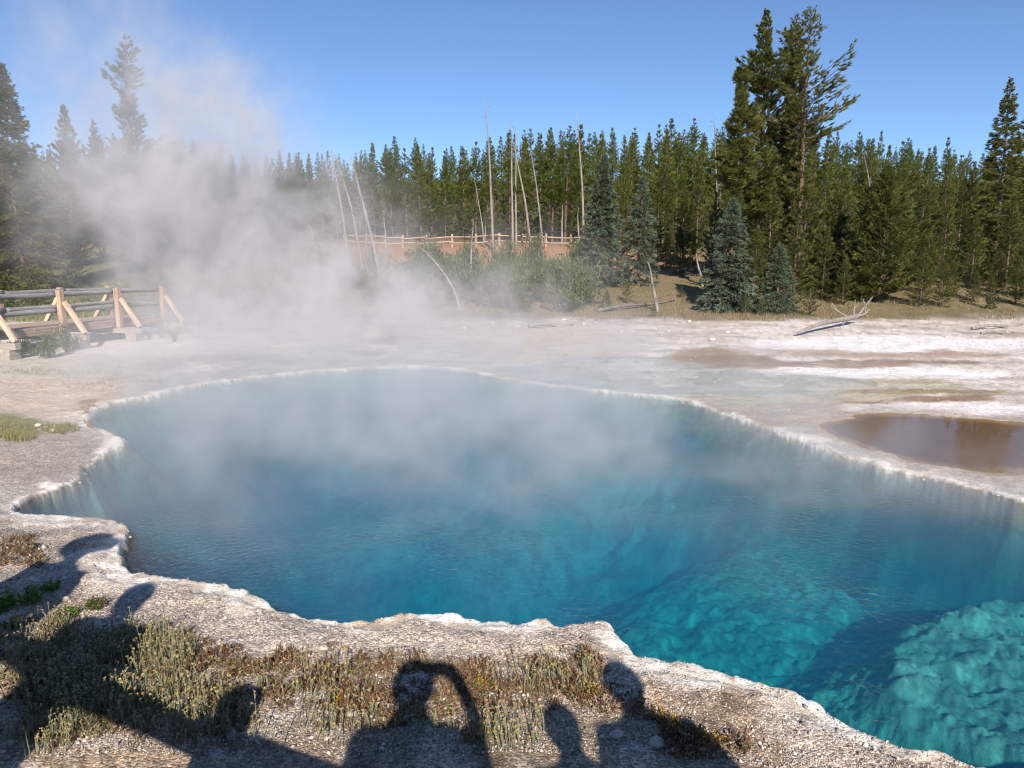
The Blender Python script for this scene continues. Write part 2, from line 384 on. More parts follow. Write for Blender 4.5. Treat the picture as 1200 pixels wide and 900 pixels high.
def ground_z(x, y, full=False):
    x = np.atleast_1d(np.asarray(x, float)); y = np.atleast_1d(np.asarray(y, float))
    near = (np.abs(x) < 22) & (y > 1.5) & (y < 30)
    s = np.full(x.shape, 9.0)
    if near.any(): s[near] = sdf(x[near], y[near], POOL)
    s0 = s + 0
    s = s + np.where(s < 3, 0.055 * fbm(x * 3.1, y * 3.1, 3, 4) + 0.07 * fbm(x * 1.3, y * 1.3, 4, 2) * sstep(5, 7, y) + 0.03 * fbm(x * 11, y * 11, 5, 3) * sstep(15, 8, y), 0)
    bank = 0.034 + 0.03 * np.clip(fbm(x * 1.9, y * 1.9, 6, 3), -0.5, 1) * sstep(5, 7, y) + 0.08 * sstep(7, 4, y) + 0.03 * fbm(x * 0.5, y * 0.5, 8, 3) * sstep(0.2, 1.5, s) + 0.16 * sstep(-2, -6, x) * sstep(16, 7, y) * sstep(0.3, 3.0, s)
    bank = bank + 0.10 * sstep(4.2, 2.0, y) * sstep(0.3, 1.2, s)
    bank = bank + 0.02 * sstep(0.12, 0.2, s + 0.12 * fbm(x * 2.7, y * 2.7, 26, 3)) * sstep(8, 6, y) - 0.018 * sstep(0.28, 0.4, s + 0.2 * fbm(x * 1.7, y * 1.7, 27, 3)) * sstep(8, 6, y)
    lumps = (0.03 - 0.012 * sstep(5, 7, y)) * sstep(-0.4, 0.5, fbm(x * 6, y * 6, 12, 4)) * np.exp(-np.clip(s, 0, 9) / 0.16)
    rough = 0.012 * fbm(x * 9, y * 9, 14, 4) + 0.02 * fbm(x * 4.2, y * 4.2, 16, 3) * sstep(9, 13, y) + 0.05 * fbm(x * 1.1, y * 1.1, 15, 3) * sstep(0.5, 2, s) * (0.4 + sstep(20, 26, y))
    out = bank * sstep(0.0, 0.05, s) + lumps * sstep(0, 0.04, s) + rough * sstep(0.05, 0.3, s) + hill(x, y)
    out = np.maximum(out, 0.022 * sstep(0, 0.05, s))
    if near.any():
        pd = sdf(x[near], y[near], PUDDLE) + 0.32 * fbm(x[near] * 1.3, y[near] * 1.3, 17, 4)
        rd = sdf(x[near], y[near], RUNOFF) + 0.35 * fbm(x[near] * 0.8, y[near] * 0.8, 19, 4)
    else: pd = rd = np.zeros(0)
    PD = np.full(x.shape, 9.0); RD = PD.copy(); PD[near] = pd; RD[near] = rd
    out = out * (1 - sstep(0.25, -0.1, PD)) + sstep(0.25, -0.1, PD) * (0.012 + 0.008 * fbm(x * 2, y * 2, 21, 3))
    rs = sstep(0.6, -0.3, RD) * sstep(0.0, 0.12, s)
    out = out * (1 - rs) + rs * (0.021 + 0.014 * fbm(x * 1.3, y * 1.3, 23, 4))
    # the basin under water
    q = np.clip(-s, 0, 99); q = np.where(q > 0, np.clip(-s0, 0, 99) * sstep(0, 0.25, q) + q * (1 - sstep(0, 0.25, q)), 0)
    D = 3.9 + 0.7 * fbm(x * 0.35, y * 0.35, 40, 3)
    if near.any():
        X, Y = x[near], y[near]
        nz = 0.16 * fbm(X * 1.6, Y * 1.6, 43, 4)
        c0 = px(590, 560, -1.5)[:2]
        mid = np.exp(-(((X - c0[0]) / 4.0) ** 2 + ((Y - c0[1]) / 3.8) ** 2))
        d = D[near] - 2.65 * mid
        dC = sdf(X, Y, LEDGE_C); d = d * (1 - 0.5 * sstep(2.6, 0.2, dC + 1.5 * nz) * sstep(0.6, -0.4, X - px(985, 740, -1.2)[0]))
        for P, dep, w, amp in ((LEDGE_C, 1.15, 1.5, 0.09), (LEDGE_R, 0.58, 0.8, 0.09), (LEDGE_L, 0.4, 0.4, 0.06)):
            k = sstep(w, -0.25, sdf(X, Y, P) + 0.7 * nz)
            d = d * (1 - k) + k * (dep + amp * (fbm(X * 4.5, Y * 4.5, 47, 5)) + 0.7 * amp * np.abs(fbm(X * 9, Y * 9, 49, 3)))
        D[near] = d
    slope = 2.6 + 0.9 * fbm(x * 0.9, y * 0.9, 51, 3)
    right_far = sstep(1.5, 4.0, x) * sstep(4.5, 6.5, y)
    slope = slope * (1 - 0.1 * right_far) * (1 - 0.6 * sstep(6, 10, y))
    wall = 0.16 * sstep(9, 6, y) + 0.02 + slope * q + 0.12 * fbm(x * 2.2, y * 2.2, 53, 4) * sstep(0, 0.3, q)
    dep = np.where(wall < D, wall, D) - 0.25 * np.exp(-np.abs(wall - D) / 0.5)
    inside = -np.maximum(dep, 0.03) * sstep(0, 0.03, q)
    z = np.where(s > 0, out, inside)
    return (z, s, PD, RD) if full else z

def gz(x, y): return float(ground_z(x, y)[0])

def build_ground():
    vs = np.concatenate([np.arange(905, 600, -1.7), np.arange(600, 480, -1.0), np.arange(480, 424, -0.6), np.arange(424, 332, -1.7)])
    rr = [px(600, v, 0)[1] for v in vs]
    r = np.concatenate([[0.02], np.geomspace(0.4, rr[0] * 0.985, 16), rr, np.geomspace(rr[-1] * 1.012, 120, 90), np.geomspace(130, 4500, 24)])
    a = np.radians(np.concatenate([np.linspace(-44, 44, 740), np.linspace(44, 316, 70)[1:-1]]))
    Rr, A = np.meshgrid(r, a, indexing='ij')
    X, Y = (Rr * np.sin(A)), (Rr * np.cos(A))
    sh = X.shape
    x, y = X.ravel(), Y.ravel()
    z, s, PD, RD = ground_z(x, y, True)
    u, v = to_px(x, y, np.where(s < 0, 0, 0.05))
    front = y > 1.5
    n = lambda k, sc, o=4: fbm(x * sc, y * sc, k, o)
    C = np.zeros((len(x), 3)); C[:] = (0.43, 0.385, 0.34)
    grain = np.full(len(x), 0.55); wet = np.zeros(len(x))
    def put(m, c, g=None):
        m = np.clip(m, 0, 1)[:, None]
        C[:] = C * (1 - m) + np.asarray(c) * m
        if g is not None: grain[:] = grain * (1 - m[:, 0]) + g * m[:, 0]
    def blob(u0, v0, ru, rv, k=0.3, sc=1.5, seed=60):
        e = 1 - np.sqrt(((u - u0) / ru) ** 2 + ((v - v0) / rv) ** 2)
        return sstep(-0.12, 0.3, e + k * n(seed, sc)) * front
    # wide sinter flat
    put(sstep(-0.25, 0.35, n(61, 0.35)) * 0.8, (0.55, 0.50, 0.45), 0.4)
    far = sstep(9, 13, y)
    put(far * 0.85, (0.58, 0.525, 0.475), 0.15)
    put(far * sstep(0.02, 0.4, n(62, 0.8)), (0.36, 0.315, 0.26), 0.2)
    put(far * sstep(0.0, 0.35, n(63, 0.45)) * 0.7, (0.68, 0.625, 0.585), 0.1)
    right = sstep(2.5, 5, x) * far
    put(right * sstep(-0.3, 0.2, n(64, 0.5)) * 0.85, (0.70, 0.63, 0.59), 0.1)
    st = fbm(x * 0.45 + 0.6 * n(90, 0.3), y * 2.6, 92, 4)
    put(far * sstep(0.05, 0.35, st) * 0.55, (0.36, 0.30, 0.25), 0.2)
    put(far * sstep(-0.05, -0.35, st) * 0.6 * sstep(-2, 4, x), (0.74, 0.69, 0.65), 0.1)
    put(far * sstep(0.12, 0.4, n(93, 5.0)) * 0.5, (0.34, 0.295, 0.25), 0.3)
    # left bank
    put(blob(70, 455, 130, 40), (0.52, 0.42, 0.34), 0.35)
    put(blob(50, 430, 170, 16), (0.47, 0.44, 0.37), 0.4)
    put(blob(120, 405, 190, 14), (0.62, 0.565, 0.52), 0.3)
    put(blob(50, 535, 110, 40), (0.36, 0.31, 0.27), 0.8)
    put(blob(108, 480, 16, 14, 0.4, 5), (0.30, 0.17, 0.06), 0.3)
    put(blob(8, 500, 45, 16, 0.4, 3), (0.20, 0.19, 0.07), 0.5)
    # runoff shelf and mats on the right
    put(blob(640, 400, 130, 22), (0.52, 0.44, 0.36), 0.1)
    put(blob(830, 424, 55, 17, 0.35, 0.9), (0.30, 0.215, 0.14), 0.15)
    put(blob(960, 430, 120, 5, 0.5, 0.7, 66), (0.34, 0.25, 0.19), 0.15)
    put(blob(1080, 415, 160, 4, 0.5, 0.8, 67), (0.42, 0.33, 0.27), 0.15)
    put(blob(980, 448, 190, 5, 0.5, 0.8, 68) * 0.6, (0.42, 0.37, 0.24), 0.15)
    put(blob(760, 437, 170, 13, 0.4, 0.9, 69), (0.40, 0.36, 0.28), 0.1)
    put(blob(755, 428, 60, 6, 0.3, 1.2, 77), (0.74, 0.69, 0.66), 0.1)
    put(blob(920, 480, 110, 22, 0.4, 1.2, 70), (0.42, 0.35, 0.28), 0.3)
    put(blob(1080, 467, 110, 6, 0.5, 1.0, 71), (0.30, 0.21, 0.14), 0.2)
    put(blob(930, 462, 130, 9, 0.4, 1.0, 78), (0.44, 0.40, 0.29), 0.2)
    put(blob(1060, 402, 200, 9, 0.5, 0.7, 96), (0.80, 0.755, 0.73), 0.1)
    put(blob(1030, 436, 190, 7, 0.5, 0.8, 97), (0.80, 0.765, 0.75), 0.1)
    put(blob(1130, 478, 130, 10, 0.5, 1.0, 98), (0.76, 0.70, 0.67), 0.3)
    put(blob(840, 423, 70, 9, 0.5, 0.8, 99), (0.23, 0.16, 0.10), 0.15)
    put(blob(1020, 424, 200, 2.6, 0.6, 0.9, 101), (0.30, 0.23, 0.19), 0.15)
    put(blob(900, 447, 130, 2.2, 0.6, 0.9, 102) * 0.7, (0.35, 0.30, 0.17), 0.15)
    put(blob(1090, 458, 140, 2.2, 0.6, 0.9, 103), (0.30, 0.24, 0.14), 0.15)
    put(sstep(0.75, 0.1, PD) * 0.8, (0.36, 0.29, 0.22), 0.4)
    put(sstep(0.12, -0.12, PD), (0.17, 0.095, 0.022), 0.15)
    wet += sstep(0.5, 0, PD)
    put(sstep(0.5, -0.4, RD) * 0.7 * (y < 28), (0.50, 0.52, 0.475), 0.05)
    wet += sstep(0.3, -0.2, RD) * 0.8
    # near bank
    nb = sstep(6.2, 5.4, y + 0.06 * x * x * 0) * (s > 0)
    put(nb * 0.9, (0.385, 0.325, 0.275), 0.95)
    put(nb * sstep(0.0, 0.4, n(72, 2.2)) * 0.6, (0.44, 0.39, 0.35), 0.95)
    put(nb * sstep(0.05, 0.35, n(79, 1.3)) * 0.7, (0.22, 0.195, 0.175), 0.95)
    veg = nb * sstep(765, 800, v + 26 * n(73, 2.5) + 0.05 * np.abs(u - 400) - 0.16 * np.clip(u - 600, 0, 999))
    veg = np.maximum(veg, nb * sstep(690, 720, v + 22 * n(74, 2.5)) * sstep(150, 70, u))
    put(veg * 0.9, (0.35, 0.262, 0.185), 0.9)
    put(veg * sstep(0.05, 0.3, n(75, 4.0)), (0.50, 0.42, 0.35), 0.95)
    put(veg * sstep(0.1, 0.35, n(76, 3.0)), (0.20, 0.15, 0.10), 0.8)
    # white crust along the pool edge
    wid = 0.03 + 0.17 * np.clip(0.45 + 1.3 * n(80, 2.3), 0, 1) + 0.10 * sstep(-1.5, -3.5, x) * sstep(7, 4, y)
    wid = wid * (1 - 0.4 * sstep(8, 13, y)); wid = wid * (1 + sstep(5.5, 7, y) * np.clip(0.25 + 1.5 * n(104, 1.5), -0.7, 1.0))
    crust = sstep(wid * 1.7, wid * 0.6, s + 0.05 * n(81, 9)) * front
    crust = crust * (1 - 0.8 * blob(752, 463, 48, 9, 0.2, 2.0)) * (1 - 0.45 * blob(640, 449, 90, 12, 0.5, 1.5))
    put(crust, (0.80, 0.755, 0.69), 0.15)
    put(crust * sstep(0.08, 0.4, n(82, 6)) * 0.75, (0.46, 0.38, 0.29), 0.3)
    put(crust * sstep(0.25, 0.45, n(88, 2.2)) * 0.6, (0.40, 0.30, 0.20), 0.3)
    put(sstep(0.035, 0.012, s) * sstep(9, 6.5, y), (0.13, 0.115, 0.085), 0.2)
    # forest floor, slope, grass
    ff = sstep(27.0, 30, y + 1.2 * n(83, 0.5))
    put(ff, (0.17, 0.14, 0.075), 0.2)
    put(ff * sstep(-0.1, 0.3, n(84, 0.5)), (0.20, 0.155, 0.09), 0.2)
    put(ff * sstep(-8, -12, x) * sstep(60, 52, y), (0.12, 0.125, 0.055), 0.2)
    slope = ff * sstep(38, 50, y) * sstep(16, 9, x) * sstep(-20, -12, x)
    put(slope, (0.34, 0.19, 0.10), 0.2)
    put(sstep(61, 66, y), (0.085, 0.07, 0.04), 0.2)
    # bed of the pool
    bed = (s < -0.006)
    put(bed * sstep(0.0, -0.12, z), (0.055, 0.065, 0.06), 0.0)  # submerged walls painted dark, standing in for shade under an overhanging rim
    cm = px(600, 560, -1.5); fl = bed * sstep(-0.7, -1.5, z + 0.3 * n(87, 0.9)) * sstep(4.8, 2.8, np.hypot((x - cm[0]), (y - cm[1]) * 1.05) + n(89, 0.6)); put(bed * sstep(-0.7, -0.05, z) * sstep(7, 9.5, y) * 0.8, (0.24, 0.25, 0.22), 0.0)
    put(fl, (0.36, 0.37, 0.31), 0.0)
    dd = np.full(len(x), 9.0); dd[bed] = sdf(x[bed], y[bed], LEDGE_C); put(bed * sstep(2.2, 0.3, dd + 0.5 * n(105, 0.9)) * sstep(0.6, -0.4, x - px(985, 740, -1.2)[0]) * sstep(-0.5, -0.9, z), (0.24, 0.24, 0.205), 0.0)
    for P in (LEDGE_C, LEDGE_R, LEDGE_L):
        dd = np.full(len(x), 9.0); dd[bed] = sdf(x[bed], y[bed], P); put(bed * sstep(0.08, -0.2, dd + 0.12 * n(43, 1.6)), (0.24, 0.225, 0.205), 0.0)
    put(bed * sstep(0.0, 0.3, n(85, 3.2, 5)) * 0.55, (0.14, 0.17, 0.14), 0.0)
    lit = sstep(0.12, 0.22, C[:, 0]) * bed  # bed parts already pale in their own colour, picked for mottling
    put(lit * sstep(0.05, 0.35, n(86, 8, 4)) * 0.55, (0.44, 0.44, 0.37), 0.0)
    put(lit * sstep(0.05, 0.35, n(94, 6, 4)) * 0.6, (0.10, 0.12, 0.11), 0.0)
    V = np.stack([x, y, z], 1)
    nr, na = sh
    i, j = np.meshgrid(np.arange(nr - 1), np.arange(na), indexing='ij')
    k = (j + 1) % na
    F = np.stack([i * na + j, (i + 1) * na + j, (i + 1) * na + k, i * na + k], -1).reshape(-1, 4)[:, ::-1]
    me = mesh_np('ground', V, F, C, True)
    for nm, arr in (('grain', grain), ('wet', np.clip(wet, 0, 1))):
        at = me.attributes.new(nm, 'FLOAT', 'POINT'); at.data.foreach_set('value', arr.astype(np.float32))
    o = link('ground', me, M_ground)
    tag(o, kind='structure')
    if sum((o.data.polygons[10000].normal.z > 0, 0)) == 0: me.flip_normals()
build_ground()

def water_body():
    bm = bmesh.new()
    pts = [(-13, 1.9), (13, 1.9), (13, 18.2), (-13, 18.2)]
    lo = [bm.verts.new((a, b, -8.0)) for a, b in pts]; hi = [bm.verts.new((a, b, 0.0)) for a, b in pts]
    bm.faces.new(hi); bm.faces.new(lo[::-1])
    for q in range(4): bm.faces.new((lo[q], lo[(q + 1) % 4], hi[(q + 1) % 4], hi[q]))
    bmesh.ops.recalc_face_normals(bm, faces=bm.faces[:])
    tag(link('pool_water', bm_mesh('pool_water', bm), M_water), kind='structure')
water_body()

def sheet(name, poly, z, m, grow):
    c = poly.mean(0)
    d = poly - c; d = d / np.linalg.norm(d, axis=1)[:, None]
    P = poly + d * grow
    bm = bmesh.new(); f = bm.faces.new([bm.verts.new((a, b, z)) for a, b in P])
    bmesh.ops.triangulate(bm, faces=[f]); bmesh.ops.recalc_face_normals(bm, faces=bm.faces[:])
    for f in bm.faces:
        if f.normal.z < 0: f.normal_flip()
    tag(link(name, bm_mesh(name, bm), m), kind='structure')
sheet('puddle_water', PUDDLE, 0.034, M_puddle, 0.25)
sheet('runoff_water', RUNOFF, 0.021, M_runoff, 0.3)

# ------------------------------------------------------------------ stones, crust and gravel
def rock_arrays(seed, sub=1, flat=0.6):
    bm = bmesh.new(); bmesh.ops.create_icosphere(bm, subdivisions=sub, radius=1)
    r = random.Random(seed)
    k = [Vector((r.gauss(0, 1), r.gauss(0, 1), r.gauss(0, 1))) for _ in range(5)]
    V = []
    for v in bm.verts:
        s = 1 + sum(0.13 * math.sin(2.3 * q.dot(v.co) + i) for i, q in enumerate(k)) + r.uniform(-0.07, 0.07)
        V.append((v.co.x * s, v.co.y * s * 0.85, v.co.z * s * flat))
    F = [[w.index for w in f.verts] for f in bm.faces]; bm.free()
    return np.array(V), np.array(F)

ROCKS0 = [rock_arrays(k, 1, 0.6) for k in range(8)]
BITS = [rock_arrays(k + 50, 1, 0.45) for k in range(5)]
OCT = []
for k in range(6):
    r = np.random.default_rng(k)
    V = np.array([(1, 0, 0), (-1, 0, 0), (0, 1, 0), (0, -1, 0), (0, 0, .7), (0, 0, -.7)]) * r.uniform(0.6, 1.2, (6, 3)) + r.uniform(-.2, .2, (6, 3))
    OCT.append((V, np.array([(0, 2, 4), (2, 1, 4), (1, 3, 4), (3, 0, 4), (2, 0, 5), (1, 2, 5), (3, 1, 5), (0, 3, 5)])))

def scatter(acc, items, bank, jitter=0.2):
    for (x, y, z, s, t) in items:
        V, F = bank[rnd.randrange(len(bank))]
        a = rnd.uniform(0, 6.28); c, q = math.cos(a), math.sin(a)
        Rm = np.array([[c, -q, 0], [q, c, 0], [0, 0, 1]])
        acc.add((V * s * np.array([1, rnd.uniform(0.7, 1.2), rnd.uniform(0.7, 1.2)])) @ Rm.T + (x, y, z), F, t)

def rim_crust():
    acc = Acc(); items = []
    P = POOL; L = np.linalg.norm(np.roll(P, -1, 0) - P, axis=1)
    for i in range(len(P)):
        a, b = P[i], P[(i + 1) % len(P)]
        m = (a + b) / 2
        if abs(m[0]) > 9 or m[1] > 13 or m[1] < 3: continue
        step = 0.016 if m[1] < 6.5 else 0.03
        if m[1] > 9: step = 0.06
        nrm = np.array([b[1] - a[1], a[0] - b[0]]); nrm /= np.linalg.norm(nrm) + 1e-9
        for k in range(int(L[i] / step) + 1):
            t = rnd.random(); q = a + (b - a) * t + nrm * rnd.gauss(0.015, 0.03)
            items.append((q[0], q[1], 0, rnd.uniform(0.3, 1.0) ** 2 * (0.028 if m[1] < 6.5 else 0.03)))
    A = np.array(items)
    z, s, _, _ = ground_z(A[:, 0], A[:, 1], True)
    out = []
    for (x, y, _, sz), zz, ss in zip(A, z, s):
        if ss < 0.008 or ss > 0.16: continue
        zz = max(zz, 0.05 if y < 5.5 else 0.02)
        g = rnd.uniform(0.75, 1.08)
        if y > 6.5 and (rnd.random() < 0.4 or (10.5 < y < 15 and 0.3 < x < 3.6)): continue
        out.append((x, y, zz - (0.008 if y < 6.5 else 0.016) + rnd.uniform(-0.02, 0.004), sz, (g, g * 0.985, g * 0.95)))
    scatter(acc, out, BITS)
    tag(link('rim_crust', acc.mesh('rim_crust'), M_crust), kind='stuff')
rim_crust()

def gravel():
    acc = Acc(); n = 21000
    v = 905 - 330 * RG.random(n) ** 1.25; u = RG.uniform(-30, 1150, n)
    P = np.array([px(a, b, 0.12) for a, b in zip(u, v)])
    z, s, _, _ = ground_z(P[:, 0], P[:, 1], True)
    it = []
    for (x, y, _), zz, ss, vv in zip(P, z, s, v):
        if ss < 0.05: continue
        sz = rnd.uniform(0.002, 0.0065) * (1.0 if rnd.random() < 0.95 else rnd.uniform(1.6, 2.8)) * (0.8 + 0.12 * y)
        g = rnd.choice([0.2, 0.3, 0.4, 0.5, 0.55, 0.62, 0.7]) * rnd.uniform(0.85, 1.1)
        it.append((x, y, zz + sz * 0.25, sz, (g, g * 0.89, g * 0.79)))
    scatter(acc, it, OCT)
    tag(link('gravel', acc.mesh('gravel'), M_gravel), kind='stuff')
gravel()

def rubble():
    n = 5200; acc = Acc()
    u = RG.uniform(-20, 1220, n); y = 10 + 18.5 * RG.random(n) ** 0.8; x = (u - 600) / FP * y
    z, s, PD, RD = ground_z(x, y, True)
    dens = sstep(-0.1, 0.3, fbm(x * 0.6, y * 0.9, 95, 3))
    it = []
    for a, b, c, ss, pd, q in zip(x, y, z, s, PD, dens):
        if ss < 0.15 or pd < 0.1 or rnd.random() > q * 0.8 + 0.08: continue
        sz = rnd.uniform(0.008, 0.026); g = rnd.choice([0.22, 0.3, 0.38, 0.45, 0.5, 0.58])
        it.append((a, b, c + sz * 0.2, sz, (g, g * 0.93, g * 0.87)))
    scatter(acc, it, OCT)
    tag(link('sinter_rubble', acc.mesh('sinter_rubble'), M_gravel), kind='stuff')
rubble()
ROCK_ME = []
for k, (V, F) in enumerate(ROCKS0):
    V2, F2 = rock_arrays(k + 90, 2, 0.5)
    ROCK_ME.append(mesh_np('stone', V2, F2, np.tile((0.8, 0.77, 0.72), (len(V2), 1)), False)); ROCK_ME[-1].materials.append(M_crust)
def stone(u, v, size, label, group=None, name='stone', cat='stone'):
    p = px(u, v, 0.1); 
    o = link(name, ROCK_ME[rnd.randrange(8)])
    o.location = (p[0], p[1], gz(p[0], p[1]) + size * 0.25); o.scale = (size, size, size); o.rotation_euler = (0, 0, rnd.uniform(0, 6))
    tag(o, label, cat, group)
G = 'pale stones on the near bank'
stone(380, 767, 0.024, 'white stone alone on the grey gravel just below the near rim', G)
stone(636, 768, 0.022, 'upright pale stone beside a dry tuft below the middle of the rim', G)
stone(659, 771, 0.018, 'small white stone on gravel right of the upright pale stone', G)
stone(77, 705, 0.026, 'white stone beside the bright green tufts at left', G)
stone(44, 723, 0.02, 'white stone in shade below the left green tufts', G)
stone(50, 830, 0.022, 'pale stone in shade left of the sunlit yellow stalks', G)
stone(4, 841, 0.024, 'pale stone at the left edge of the picture in shade', G)
stone(413, 853, 0.02, 'white stone in the shade among stalks below the shadow arm', G)
stone(12, 897, 0.026, 'pale stone in the bottom left corner', G)
stone(63, 897, 0.02, 'pale stone at the bottom left, right of the corner stone', G)
stone(770, 886, 0.035, 'large pale lump of sinter in the shade at the bottom', G)
stone(722, 880, 0.03, 'pale lump in the shade left of the large sinter lump', G)
G = 'white rocks on the left bank'
for (u, v, s) in ((45, 494, .055), (55, 496, .04), (63, 494, .035), (62, 501, .045), (90, 497, .03)):
    stone(u, v, s, 'white rock in the little heap beside the grass on the left bank', G, 'white_rock', 'rock')
G = 'white sinter rocks along the far shore'
for q in range(30):
    u = rnd.choice([rnd.uniform(500, 700), rnd.uniform(690, 860), rnd.uniform(840, 1190)]); v = rnd.uniform(374, 386) if u < 700 else rnd.uniform(376, 398)
    stone(u, v, rnd.choice([.03, .04, .05, .06, .1]), 'white sinter rock lying on the flat beyond the pool', G, 'sinter_rock', 'rock')

# ------------------------------------------------------------------ boardwalks
def log_mesh(name, L, r):
    n = 14; xs = np.linspace(-L / 2, L / 2, n)
    P = np.stack([xs, 0.012 * np.sin(xs * 2.1 + rnd.random() * 6), 0.012 * np.cos(xs * 1.7 + rnd.random() * 6)], 1)
    R = r * (1 + 0.04 * np.sin(xs * 3 + rnd.random() * 6)); 
    P = np.vstack([P[:1], P, P[-1:]]); R = np.concatenate([[0.001], R, [0.001]]); P[0, 0] += 0.0005; P[-1, 0] -= 0.0005
    P[0, 0] -= 0.004; P[-1, 0] += 0.004
    V, F = tube_arrays(P, R, 12)
    me = mesh_np(name, V, F, None, True)
    return me

def boardwalk(loc, ang, bents, deck_z, label, group, far_rail=True, width=1.9, z0=0.0, plank_from=None):
    root = empty('boardwalk', loc, ang)
    tag(root, label, 'boardwalk', group)
    ca, sa = math.cos(ang), math.sin(ang)
    def lg(x, y): return gz(loc[0] + x * ca - y * sa, loc[1] + x * sa + y * ca) - loc[2]
    top = deck_z + 0.92
    rails = (top - 0.1, top - 0.53)
    for x in bents:
        cb = deck_z - 0.20
        beam('cross_beam', (x, -0.72, cb - 0.09), (x, width + 0.72, cb - 0.09), 0.16, 0.15, M_greybeam, root)
        for side, y0 in ((-1, 0.0), (1, width)):
            beam('post', (x, y0, cb - 0.01), (x, y0, top), 0.14, 0.14, M_post, root)
            beam('brace', (x + 0.09 * 0, y0 + side * 0.66, cb + 0.02), (x, y0 + side * 0.10, top - 0.30), 0.10, 0.10, M_brace, root)
            yb = y0 + side * 0.45
            g = lg(x, yb)
            beam('footing_block', (x - 0.16, yb, (cb - 0.165 + g) / 2), (x + 0.16, yb, (cb - 0.165 + g) / 2), 0.34, max(cb - 0.17 - g + 0.06, 0.08), M_greybeam, root)
    xs = list(bents)
    for a, b in zip(xs[:-1], xs[1:]):
        L = b - a
        for y0, sgn in ((0.0, 1), (width, -1)):
            for rz in rails:
                o = link('rail', log_mesh('rail', L - 0.02, 0.066), M_log, root)
                o.location = ((a + b) / 2, y0 + sgn * 0.145, rz)
            beam('stringer', (a, y0 + sgn * 0.16, deck_z - 0.125), (b - 0.01, y0 + sgn * 0.16, deck_z - 0.125), 0.09, 0.15, M_plank, root)
    n = int((xs[-1] - xs[0]) / 0.155)
    shared = [bm_mesh('deck_plank', box_bm(0.145, width - 0.22, 0.045, 0.006, 0.003)) for _ in range(5)]
    for me in shared: me.materials.append(M_plank)
    for k in range(n):
        o = link('deck_plank', shared[k % 5], None, root)
        o.location = (xs[0] + 0.08 + k * 0.155, width / 2 + rnd.uniform(-.01, .01), deck_z - 0.0225 + rnd.uniform(-.002, .002))
    return root

P1 = (-11.7, 18.5)
d1 = Vector((0.2, 0.98)).normalized()
boardwalk((P1[0], P1[1], 0.0), math.atan2(d1.y, d1.x), (-6.2, -4.1, -2.08, 0.0, 2.0, 3.9), 0.62,
          'raised timber boardwalk with grey log rails at the left edge by the pool', None)

# ------------------------------------------------------------------ conifers
def branch_frame(az, el):
    d = np.array([math.cos(az) * math.cos(el), math.sin(az) * math.cos(el), math.sin(el)])
    side = np.array([-math.sin(az), math.cos(az), 0.0])
    return d, side, np.cross(d, side)

